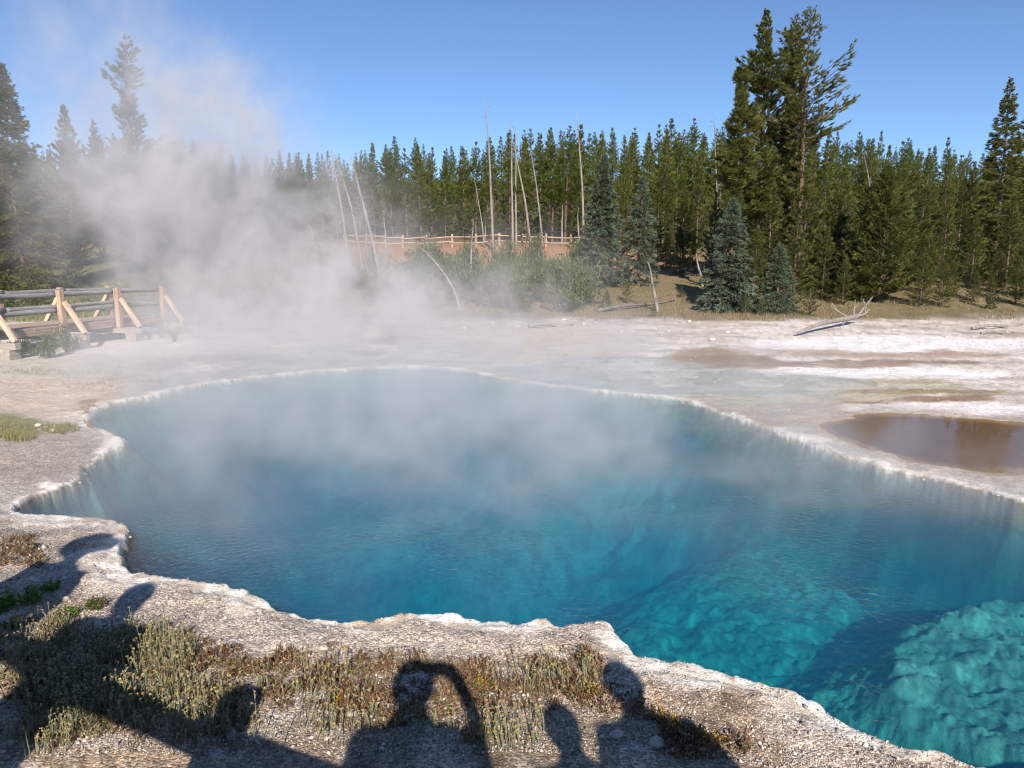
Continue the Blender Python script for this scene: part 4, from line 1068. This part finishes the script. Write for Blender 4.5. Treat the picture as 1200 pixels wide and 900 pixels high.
def far_grass(name, n, h, w, tint, ur, yr):
    acc = Acc(); us = RG.uniform(*ur, n); ys = yr[0] + (yr[1] - yr[0]) * RG.random(n)
    xs = (us - 600) / FP * ys; zs = ground_z(xs, ys)
    keep = fbm(xs * 0.5, ys * 0.5, 91, 3) > -0.12
    blades(acc, np.stack([xs, ys, zs], 1)[keep], h, w, tint, 2)
    tag(link(name, acc.mesh(name), M_plant), kind='stuff')
far_grass('dry_grass', 9000, 0.15, 0.025, (0.25, 0.20, 0.11), (670, 1190), (28, 41))
far_grass('hill_grass', 2500, 0.2, 0.06, (0.24, 0.20, 0.09), (300, 700), (30, 50))
far_grass('meadow_grass', 3500, 0.22, 0.06, (0.20, 0.20, 0.06), (-30, 300), (25, 38))
acc = Acc()
blades(acc, ground_pts([(8, 500, 34, 10), (70, 497, 22, 6), (20, 508, 20, 5)], 900), 0.07, 0.010, (0.24, 0.23, 0.07), 3)
blades(acc, ground_pts([(106, 482, 9, 14)], 260), 0.05, 0.012, (0.30, 0.17, 0.05), 2)
blades(acc, ground_pts([(110, 448, 40, 6), (60, 433, 60, 5), (160, 440, 40, 5)], 700), 0.05, 0.010, (0.27, 0.27, 0.17), 2)
tag(link('bank_grass', acc.mesh('bank_grass'), M_plant), kind='stuff')

def stalk_mesh(seed):
    r = np.random.default_rng(seed); a = Acc()
    h = r.uniform(0.07, 0.14); bend = r.normal(0, 0.014, 2)
    t = np.linspace(0, 1, 4); P = np.stack([bend[0] * t ** 2, bend[1] * t ** 2, h * t - 0.005 * (t == 0)], 1)
    V, F = tube_arrays(P, np.array([.0022, .0019, .0016, .0013]), 3); a.add(V, F, (0.29, 0.29, 0.18))
    for k in range(11):
        s = r.uniform(0.02, 0.85); p = np.array([bend[0] * s * s, bend[1] * s * s, h * s]); az = r.uniform(0, 6.28)
        d = np.array([math.cos(az) * 0.5, math.sin(az) * 0.5, 0.85]); w = np.array([-math.sin(az), math.cos(az), 0]) * 0.0026; l = r.uniform(0.013, 0.026)
        g = r.uniform(0.8, 1.2)
        a.add(np.array([p - w, p + w, p + d * l]), [[0, 1, 2]], (0.28 * g, 0.29 * g, 0.18 * g))
    top = P[-1]
    for k in range(9):
        az = r.uniform(0, 6.28); q = top + np.array([math.cos(az), math.sin(az), 0]) * r.uniform(0, 0.007) + np.array([0, 0, r.uniform(-.004, .004)])
        V, F = OCT[r.integers(6)]; g = r.uniform(0.8, 1.2)
        a.add(V[:5] * 0.0032 + q, F[:4], (0.52 * g, 0.42 * g, 0.17 * g))
    return a
STALKS = [stalk_mesh(500 + k) for k in range(10)]
STALK_ME = []
for s in STALKS:
    me = s.mesh('flower_stalk'); me.materials.append(M_plant); STALK_ME.append(me)
DENSE = [(120, 795, 115, 70), (60, 770, 70, 50), (80, 840, 75, 50), (100, 830, 45, 35), (215, 845, 85, 40), (170, 765, 60, 28)]
THIN = [(300, 850, 110, 45), (430, 870, 80, 30), (560, 885, 60, 25), (370, 805, 70, 30), (640, 800, 70, 22), (600, 880, 40, 30), (220, 885, 120, 25), (40, 890, 60, 20)]
SG = 'pale green flower stalks growing on the near bank'
pts = np.vstack([ground_pts(DENSE, 230), ground_pts(THIN, 80)])
for (x, y, z) in pts[:290]:
    o = link('flower_stalk', STALK_ME[rnd.randrange(10)]); o.location = (x, y, z)
    s = rnd.uniform(0.75, 1.15); o.scale = (s, s, s); o.rotation_euler = (rnd.gauss(0, .08), rnd.gauss(0, .08), rnd.uniform(0, 6.28))
    u, v = to_px(x, y, z)
    if u < 190: lab = 'slender pale green stalk with a yellowish head in the shaded bottom left bank'
    elif u < 420: lab = 'slender pale green stalk with a yellowish head between the left shade and the photographer\'s shadow'
    else: lab = 'slender pale green stalk with a yellowish head on the stony bank at bottom centre'
    tag(o, lab, 'plant', SG + (', left' if u < 190 else ', middle' if u < 420 else ', centre'))
acc = Acc()
for (x, y, z) in np.vstack([ground_pts(DENSE, 1150), ground_pts(THIN, 420)]):
    S = STALKS[rnd.randrange(10)]; a = rnd.uniform(0, 6.28); c, q = math.cos(a), math.sin(a); s = rnd.uniform(0.5, 1.0)
    V = np.vstack(S.V) * s; lx, ly = rnd.gauss(0, .09), rnd.gauss(0, .09)
    V = np.stack([V[:, 0] * c - V[:, 1] * q + lx * V[:, 2] + x, V[:, 0] * q + V[:, 1] * c + ly * V[:, 2] + y, V[:, 2] + z], 1)
    acc.add(V, np.vstack(S.F), np.vstack(S.T) * rnd.uniform(0.75, 1.15))
tag(link('flower_stalks', acc.mesh('flower_stalks'), M_plant), kind='stuff')

def mat_plant(seed, rad, hh, n, cols, leaf=0.016):
    r = np.random.default_rng(seed); a = Acc()
    for k in range(n):
        az, q = r.uniform(0, 6.28), rad * math.sqrt(r.random()); b = np.array([math.cos(az) * q, math.sin(az) * q, 0.0])
        h = hh * r.uniform(0.3, 1.1) * (1 - 0.5 * (q / rad) ** 2); d = np.array([math.cos(az) * .25, math.sin(az) * .25, 1]) + r.normal(0, .25, 3)
        tip = b + d * h
        w = np.array([-math.sin(az), math.cos(az), 0]) * 0.0012
        c = np.array(cols[r.integers(len(cols))]) * r.uniform(0.7, 1.25)
        a.add(np.array([b - w, b + w, tip]), [[0, 1, 2]], c * 0.7)
        for j in range(5):
            p = b + d * h * r.uniform(0.25, 1.0); e = r.normal(0, 1, 3); e[2] = abs(e[2]); e /= np.linalg.norm(e); l = leaf * r.uniform(.5, 1.2)
            ww = np.cross(e, r.normal(0, 1, 3)); ww = ww / (np.linalg.norm(ww) + 1e-9) * l * .28
            a.add(np.array([p - ww, p + ww, p + e * l]), [[0, 1, 2]], c)
    return a
REDS = [(0.15, 0.07, 0.04), (0.22, 0.12, 0.065), (0.13, 0.08, 0.05), (0.32, 0.23, 0.13), (0.28, 0.24, 0.12), (0.36, 0.29, 0.18)]
RED = []
for k in range(6):
    a = mat_plant(600 + k, 0.055, 0.055, 42, REDS); me = a.mesh('red_plant'); me.materials.append(M_plant); RED.append((me, a))
RSP = [(390, 790, 90, 30), (330, 790, 60, 28), (610, 800, 80, 26), (260, 775, 60, 22), (660, 790, 50, 30), (470, 800, 80, 30), (20, 645, 30, 20), (440, 840, 60, 30), (820, 880, 60, 20), (540, 810, 30, 30)]
for (x, y, z) in ground_pts(RSP + [(700, 830, 60, 25), (500, 850, 120, 40), (300, 810, 110, 40)], 120):
    u, v = to_px(x, y, z)
    o = link('red_plant', RED[rnd.randrange(6)][0]); o.location = (x, y, z); s = rnd.uniform(0.6, 1.3); o.scale = (s, s, s * rnd.uniform(.8, 1.3)); o.rotation_euler = (0, 0, rnd.uniform(0, 6.28))
    side = 'left' if u < 450 else 'right'
    tag(o, 'low reddish brown plant clump on gravel, %s of the photographer\'s shadow' % side, 'plant', 'low reddish plants on the near bank, ' + side)
acc = Acc()
for (x, y, z) in ground_pts(RSP + [(330, 830, 110, 45), (600, 815, 110, 35)], 360):
    A = RED[rnd.randrange(6)][1]; s = rnd.uniform(0.25, 0.8); V = np.vstack(A.V) * (s, s, s * 0.7) + (x, y, z); acc.add(V, np.vstack(A.F), np.vstack(A.T))
LOWG = [mat_plant(640 + k, 0.07, 0.03, 46, [(0.24, 0.22, 0.10), (0.18, 0.17, 0.08), (0.34, 0.27, 0.15), (0.22, 0.13, 0.07), (0.17, 0.09, 0.05), (0.38, 0.32, 0.2)], 0.014) for k in range(6)]
for (x, y, z) in ground_pts(DENSE, 260):
    A = LOWG[rnd.randrange(6)]; s = rnd.uniform(0.4, 1.3); V = np.vstack(A.V) * s + (x, y, z); acc.add(V, np.vstack(A.F), np.vstack(A.T))
tag(link('low_ground_cover', acc.mesh('low_ground_cover'), M_plant), kind='stuff')

GREENS = [(0.13, 0.22, 0.04), (0.18, 0.27, 0.05), (0.10, 0.17, 0.03)]
DKG = [(0.09, 0.13, 0.03), (0.12, 0.14, 0.04), (0.12, 0.07, 0.04)]
def clump(seed, u, v, rad, hh, n, cols, leaf, label, name='green_plant', group=None):
    a = mat_plant(seed, rad, hh, n, cols, leaf); p = px(u, v, 0.12)
    o = link(name, a.mesh(name), M_plant); o.location = (p[0], p[1], gz(p[0], p[1])); tag(o, label, 'plant', group)
    return o
clump(700, 36, 706, .05, .10, 60, GREENS, .03, 'bright green tuft lit by sun at the left, left of the white stone')
clump(701, 4, 715, .06, .15, 70, GREENS, .03, 'bright green tuft cut by the left edge of the picture')
clump(702, 78, 722, .06, .07, 70, GREENS + DKG, .02, 'bushy green clump right of the bright green tuft')
clump(703, 112, 712, .06, .07, 80, DKG, .018, 'dark green clump at the tip of the long left shadow')
clump(704, 60, 690, .05, .06, 60, GREENS, .024, 'small green tuft behind the bright one at left')
clump(705, 20, 735, .07, .05, 60, DKG, .018, 'dark shaded clump under the left green tufts')
YEL = [(0.45, 0.27, 0.03), (0.30, 0.20, 0.05), (0.22, 0.11, 0.04), (0.18, 0.15, 0.05)]
def yellow(seed, u, v, rad, n, label):
    a = mat_plant(seed, rad, .06, n, YEL[1:], .018); r = np.random.default_rng(seed)
    for k in range(9):
        q = np.array([r.normal(0, rad * .5), r.normal(0, rad * .5), r.uniform(.045, .075)]); V, F = OCT[r.integers(6)]; a.add(V * .006 + q, F, (0.62, 0.36, 0.02))
    p = px(u, v, 0.12); o = link('yellow_flower', a.mesh('yellow_flower'), M_plant); o.location = (p[0], p[1], gz(p[0], p[1])); tag(o, label, 'plant', 'yellow flowered plants on the near bank')
yellow(720, 792, 862, .06, 70, 'yellow flowered plant in the middle of the right shadow')
yellow(721, 566, 815, .05, 60, 'yellow flowered plant just right of the photographer\'s shadow')
yellow(722, 395, 835, .04, 50, 'yellow flowered plant left of the photographer\'s shadow')
yellow(723, 770, 845, .04, 50, 'dry yellow plant at the left edge of the right shadow')
yellow(724, 830, 880, .05, 50, 'low brown and yellow plant near the bottom of the right shadow')
yellow(725, 690, 815, .05, 60, 'brown and yellow plant left of the right shadow')

# ------------------------------------------------------------------ the platform behind the camera and the people on it
DECK = 0.52
d2 = Vector((-0.893, 0.451)).normalized()
boardwalk((0.0, 0.50, 0.0), math.atan2(d2.y, d2.x), (-4.9, -2.9, -0.9, 1.15, 3.15, 5.15), DECK,
          'raised timber boardwalk the photographer stands on, behind the camera', None)

def skin_m(name, c, rough=0.6):
    m, nt, b = mat(name); tc = N(nt, 'ShaderNodeTexCoord'); no = N(nt, 'ShaderNodeTexNoise', Scale=40.0, Detail=3.0); nt.links.new(tc.outputs['Object'], no.inputs['Vector'])
    nt.links.new(ramp(nt, no.outputs[0], [(0.3, tuple(k * .85 for k in c)), (0.7, c)]), b.inputs['Base Color']); b.inputs['Roughness'].default_value = rough
    return m
M_skin = skin_m('skin', (0.55, 0.36, 0.26)); M_hair = skin_m('hair', (0.06, 0.04, 0.03)); M_jean = skin_m('trousers', (0.08, 0.11, 0.19))
M_phone = skin_m('phone_case', (0.03, 0.03, 0.035), 0.3)

def skinned(name, verts, edges, radii, m, parent, root=0, sub=2):
    me = bpy.data.meshes.new(name); me.from_pydata([tuple(v) for v in verts], edges, []); me.update()
    o = link(name, me, m, parent)
    md = o.modifiers.new('skin', 'SKIN'); md.use_smooth_shade = True
    if not me.skin_vertices: 
        pass
    for i, r in enumerate(radii):
        s = me.skin_vertices[0].data[i]; s.radius = r if isinstance(r, tuple) else (r, r); s.use_root = (i == root)
    ss = o.modifiers.new('sub', 'SUBSURF'); ss.levels = sub; ss.render_levels = sub
    return o

def person(x, y, H, face, shirt, label, arms='down', hat=False):
    """A standing figure; face = heading about Z, +Y local is forward."""
    k = H / 1.75
    root = empty('person', (x, y, DECK), face); tag(root, label, 'person')
    root.scale = (k, k, k)
    v = [(0, 0, .95), (0, 0.01, 1.10), (0, 0.0, 1.28), (0, -.01, 1.43), (0, 0.0, 1.52), (0, .02, 1.62), (0, .01, 1.71), (0, .115, 1.615)]
    e = [(0, 1), (1, 2), (2, 3), (3, 4), (4, 5), (5, 6), (5, 7)]
    r = [(.15, .11), (.135, .10), (.155, .115), (.12, .09), (.055, .055), (.085, .10), (.07, .085), (.014, .014)]
    sh, tr = [0, 1, 2, 3], [0]
    for s in (-1, 1):
        n = len(v)
        v += [(s * .10, 0, .90), (s * .11, .01, .50), (s * .12, -.02, .09), (s * .13, .13, .035)]
        e += [(0, n), (n, n + 1), (n + 1, n + 2), (n + 2, n + 3)]; r += [.088, .058, .042, .036]
        tr += [n, n + 1, n + 2]
        n = len(v)
        if arms == 'down': a = [(s * .19, 0, 1.41), (s * .25, -.02, 1.14), (s * .26, .06, .90), (s * .255, .09, .82)]
        elif arms == 'rail': a = [(s * .19, 0, 1.41), (s * .27, .05, 1.16), (s * .20, .26, 1.06), (s * .18, .33, 1.04)]
        elif arms == 'phone': a = [(s * .19, 0, 1.41), (.28, .05, 1.18), (.22, .22, 1.44), (.17, .25, 1.55)] if s > 0 else [(-.19, 0, 1.41), (-.22, .14, 1.20), (-.03, .22, 1.48), (.02, .25, 1.55)]
        else: a = [(s * .19, 0, 1.41), (s * .33, .12, 1.27), (s * .13, .24, 1.54), (s * .07, .27, 1.60)]
        v += a; e += [(3, n), (n, n + 1), (n + 1, n + 2), (n + 2, n + 3)]; r += [.062, .045, .03, .034]
        sh += [n, n + 1]
        w = Vector(a[3]); dr = (Vector(a[3]) - Vector(a[2])).normalized(); sd = dr.cross(Vector((0, 1, 0.2))).normalized()
        if arms in ('up', 'phone'): sd = Vector((0, 0, 1)); dr = Vector((-s * .75, .35, .3)).normalized()
        for f in range(4):
            b = w + sd * (f - 1.5) * .021 + dr * .035; L = (.062, .07, .066, .052)[f]
            m0 = len(v); v += [tuple(b), tuple(b + dr * L * .55 + Vector((0, .006, 0))), tuple(b + dr * L + Vector((0, -.008, -.004)))]
            e += [(n + 3, m0), (m0, m0 + 1), (m0 + 1, m0 + 2)]; r += [.0095, .009, .008]
        m0 = len(v); b = w + sd * .034
        v += [tuple(b), tuple(b + sd * .022 + dr * .03)]; e += [(n + 3, m0), (m0, m0 + 1)]; r += [.011, .009]
    skinned('body', v, e, r, M_skin, root)
    def subset(name, ids, grow, m):
        mp = {q: i for i, q in enumerate(ids)}
        ee = [(mp[a], mp[b]) for a, b in e if a in mp and b in mp]
        rr = [tuple(z + grow for z in r[q]) if isinstance(r[q], tuple) else r[q] + grow for q in ids]
        skinned(name, [v[q] for q in ids], ee, rr, m, root)
    subset('shirt', sh, .026, skin_m('shirt_cloth', shirt, .85)); subset('trousers', tr, .016, M_jean)
    bm = bmesh.new(); bmesh.ops.create_uvsphere(bm, u_segments=16, v_segments=10, radius=.11)
    for q in bm.verts: q.co = Vector((q.co.x * .93, q.co.y * 1.08 - .012, max(q.co.z, -.02 - .05 * (q.co.y < 0)) + 1.675))
    link('hair', bm_mesh('hair', bm, True), M_hair, root)
    if hat:
        bm = bmesh.new(); bmesh.ops.create_cone(bm, cap_ends=True, segments=24, radius1=.20, radius2=.19, depth=.012)
        for q in bm.verts: q.co.z += 1.70 + .03 * abs(q.co.x) * 4
        bmesh.ops.create_cone(bm, cap_ends=True, segments=20, radius1=.112, radius2=.09, depth=.11, matrix=Matrix.Translation((0, 0, 1.755)))
        link('hat', bm_mesh('hat', bm, True), M_brace, root)
    return root

def head_from_shadow(u, v, H):
    """Where someone of height H on the deck stands so that the head's shadow falls at photo pixel (u, v)."""
    g = px(u, v, 0.12); t = (DECK + H - 0.08 - 0.12) / SUN_DIR.z
    return g[0] + SUN_DIR.x * t, g[1] + SUN_DIR.y * t
hx, hy = head_from_shadow(492, 770, 1.88); print('photographer', hx, hy); person(hx, min(hy, -0.36), 1.88, 0.0, (0.20, 0.28, 0.42), 'person holding up the phone whose shadow falls at bottom centre', 'phone')
bm = box_bm(.155, .009, .074, .003); o = link('phone', bm_mesh('phone', bm), M_phone); o.location = (0, -0.03, CH - .0); tag(o, 'dark phone held up by the person whose shadow falls at bottom centre', 'phone')
hx, hy = head_from_shadow(160, 700, 1.78); person(hx, hy, 1.78, -.3, (0.45, 0.12, 0.10), 'person whose shadow points past the green tufts at left', 'rail')
hx, hy = head_from_shadow(98, 642, 1.80); person(hx, hy, 1.80, -.4, (0.15, 0.30, 0.18), 'person whose shadow reaches the gravel by the left bay', 'down', True)
hx, hy = head_from_shadow(728, 800, 1.70); person(hx, hy, 1.70, .1, (0.5, 0.5, 0.48), 'person whose shadow falls broadest at the bottom right', 'rail')
hx, hy = head_from_shadow(655, 852, 1.42); person(hx, hy, 1.42, 0.0, (0.55, 0.42, 0.12), 'shorter person whose small shadow shows at the bottom, right of centre', 'down')

# ------------------------------------------------------------------ steam over the pool
def steam():
    lo, hi = Vector((-19, 3.5, 0.06)), Vector((9, 29, 13.0)); res = (200, 176, 108)
    m = bpy.data.materials.new('steam'); m.use_nodes = True; nt = m.node_tree
    nt.nodes.remove(nt.nodes['Principled BSDF'])
    pv = nt.nodes.new('ShaderNodeVolumePrincipled')
    pv.inputs['Color'].default_value = (0.97, 0.965, 0.975, 1); pv.inputs['Density'].default_value = 1.0; pv.inputs['Anisotropy'].default_value = 0.25
    nt.links.new(pv.outputs[0], nt.nodes['Material Output'].inputs['Volume'])
    g = bpy.data.node_groups.new('steam_field', 'GeometryNodeTree')
    g.interface.new_socket('Geometry', in_out='OUTPUT', socket_type='NodeSocketGeometry')
    g.interface.new_socket('Geometry', in_out='INPUT', socket_type='NodeSocketGeometry')
    L = g.links
    def M(op, a, b=None, c=None):
        n = g.nodes.new('ShaderNodeMath'); n.operation = op
        for i, q in enumerate((a, b, c)):
            if q is None: continue
            if isinstance(q, (int, float)): n.inputs[i].default_value = q
            else: L.new(q, n.inputs[i])
        return n.outputs[0]
    pos = g.nodes.new('GeometryNodeInputPosition').outputs[0]
    sx = g.nodes.new('ShaderNodeSeparateXYZ'); L.new(pos, sx.inputs[0])
    # swirl the position a little so edges curl
    wn_ = g.nodes.new('ShaderNodeTexNoise'); wn_.inputs['Scale'].default_value = 0.22; wn_.inputs['Detail'].default_value = 3
    L.new(pos, wn_.inputs['Vector'])
    ws = g.nodes.new('ShaderNodeVectorMath'); ws.operation = 'MULTIPLY_ADD'; L.new(wn_.outputs['Color'], ws.inputs[0]); ws.inputs[1].default_value = (3.2, 3.2, 2.0); ws.inputs[2].default_value = (-1.6, -1.6, -1.0)
    wp = g.nodes.new('ShaderNodeVectorMath'); wp.operation = 'ADD'; L.new(pos, wp.inputs[0]); L.new(ws.outputs[0], wp.inputs[1])
    total = None
    for (u, v, y, rx, ry, rz, amp) in BLOBS:
        z = z_at(v, y); x = x_at(u, y, z)
        s = g.nodes.new('ShaderNodeVectorMath'); s.operation = 'SUBTRACT'; L.new(wp.outputs[0], s.inputs[0]); s.inputs[1].default_value = (x, y, z)
        d = g.nodes.new('ShaderNodeVectorMath'); d.operation = 'DIVIDE'; L.new(s.outputs[0], d.inputs[0]); d.inputs[1].default_value = (rx, ry, rz)
        l = g.nodes.new('ShaderNodeVectorMath'); l.operation = 'DOT_PRODUCT'; L.new(d.outputs[0], l.inputs[0]); L.new(d.outputs[0], l.inputs[1])
        e = M('MULTIPLY', M('EXPONENT', M('MULTIPLY', l.outputs['Value'], -1.0)), amp)
        total = e if total is None else M('ADD', total, e)
    no = g.nodes.new('ShaderNodeTexNoise'); no.inputs['Scale'].default_value = 0.75; no.inputs['Detail'].default_value = 5; no.inputs['Roughness'].default_value = 0.6; no.inputs['Distortion'].default_value = 0.5
    mp = g.nodes.new('ShaderNodeVectorMath'); mp.operation = 'MULTIPLY'; L.new(wp.outputs[0], mp.inputs[0]); mp.inputs[1].default_value = (1, 1, 0.75); L.new(mp.outputs[0], no.inputs['Vector'])
    mr = g.nodes.new('ShaderNodeMapRange'); mr.interpolation_type = 'SMOOTHSTEP'; L.new(no.outputs[0], mr.inputs[0])
    mr.inputs[1].default_value = 0.38; mr.inputs[2].default_value = 0.66; mr.inputs[3].default_value = 0.10; mr.inputs[4].default_value = 2.0
    no2 = g.nodes.new('ShaderNodeTexNoise'); no2.inputs['Scale'].default_value = 1.7; no2.inputs['Detail'].default_value = 4; no2.inputs['Roughness'].default_value = 0.65; no2.inputs['Distortion'].default_value = 1.2
    L.new(mp.outputs[0], no2.inputs['Vector'])
    mr2 = g.nodes.new('ShaderNodeMapRange'); mr2.interpolation_type = 'SMOOTHSTEP'; L.new(no2.outputs[0], mr2.inputs[0])
    mr2.inputs[1].default_value = 0.34; mr2.inputs[2].default_value = 0.64; mr2.inputs[3].default_value = 0.2; mr2.inputs[4].default_value = 1.75
    dens = M('MULTIPLY', M('MULTIPLY', total, mr.outputs[0]), mr2.outputs[0])
    dens = M('MAXIMUM', M('SUBTRACT', dens, 0.004), 0.0)
    vc = g.nodes.new('GeometryNodeVolumeCube')
    L.new(dens, vc.inputs['Density']); vc.inputs['Min'].default_value = lo; vc.inputs['Max'].default_value = hi
    for q, nm in enumerate(('Resolution X', 'Resolution Y', 'Resolution Z')): vc.inputs[nm].default_value = res[q]
    sm = g.nodes.new('GeometryNodeSetMaterial'); L.new(vc.outputs[0], sm.inputs['Geometry']); sm.inputs['Material'].default_value = m
    go = g.nodes.new('NodeGroupOutput'); L.new(sm.outputs[0], go.inputs[0])
    bm = box_bm(hi.x - lo.x, hi.y - lo.y, hi.z - lo.z, 0)
    for q in bm.verts: q.co += (lo + hi) / 2
    o = link('steam', bm_mesh('steam', bm), m); tag(o, kind='stuff')
    md = o.modifiers.new('steam_field', 'NODES'); md.node_group = g
# steam puffs: photo pixel, distance, radii, density
BLOBS = [
    (285, 330, 24, 2.6, 2.5, 2.4, 0.40), (240, 250, 24, 2.4, 2.5, 2.4, 0.44), (265, 180, 23, 2.0, 2.2, 1.9, 0.42), (185, 190, 22, 2.2, 2.3, 2.4, 0.26),
    (360, 370, 20.5, 2.8, 2.2, 1.0, 0.36), (430, 360, 22, 3.0, 2.2, 1.3, 0.23), (400, 275, 23, 2.0, 2.0, 2.0, 0.15), (130, 240, 25, 2.0, 2.0, 2.8, 0.18),
    (140, 110, 21, 3.0, 2.4, 2.6, 0.06), (110, 60, 20, 2.2, 2.4, 2.6, 0.035), (480, 390, 19, 3.2, 2.2, 0.9, 0.22), (560, 340, 24, 3.5, 2.0, 1.8, 0.14),
    (330, 420, 14.5, 3.5, 2.4, 1.0, 0.20), (250, 445, 12.5, 2.2, 1.8, 0.7, 0.26), (480, 480, 10.5, 3.6, 3.0, 1.0, 0.20), (540, 600, 7.2, 2.6, 1.6, 0.6, 0.34), (770, 600, 6.8, 2.0, 1.4, 0.5, 0.30), (420, 550, 8.0, 2.8, 2.4, 0.8, 0.36),
    (250, 600, 6.4, 1.1, 1.1, 0.5, 0.42), (720, 510, 9, 2.6, 2.2, 0.7, 0.20), (950, 600, 6.4, 1.5, 0.9, 0.4, 0.26), (620, 610, 6.6, 1.8, 1.1, 0.45, 0.26), (650, 430, 15, 3.4, 2.2, 0.8, 0.13), (1150, 620, 5.8, 0.9, 0.8, 0.35, 0.12),
]
steam()
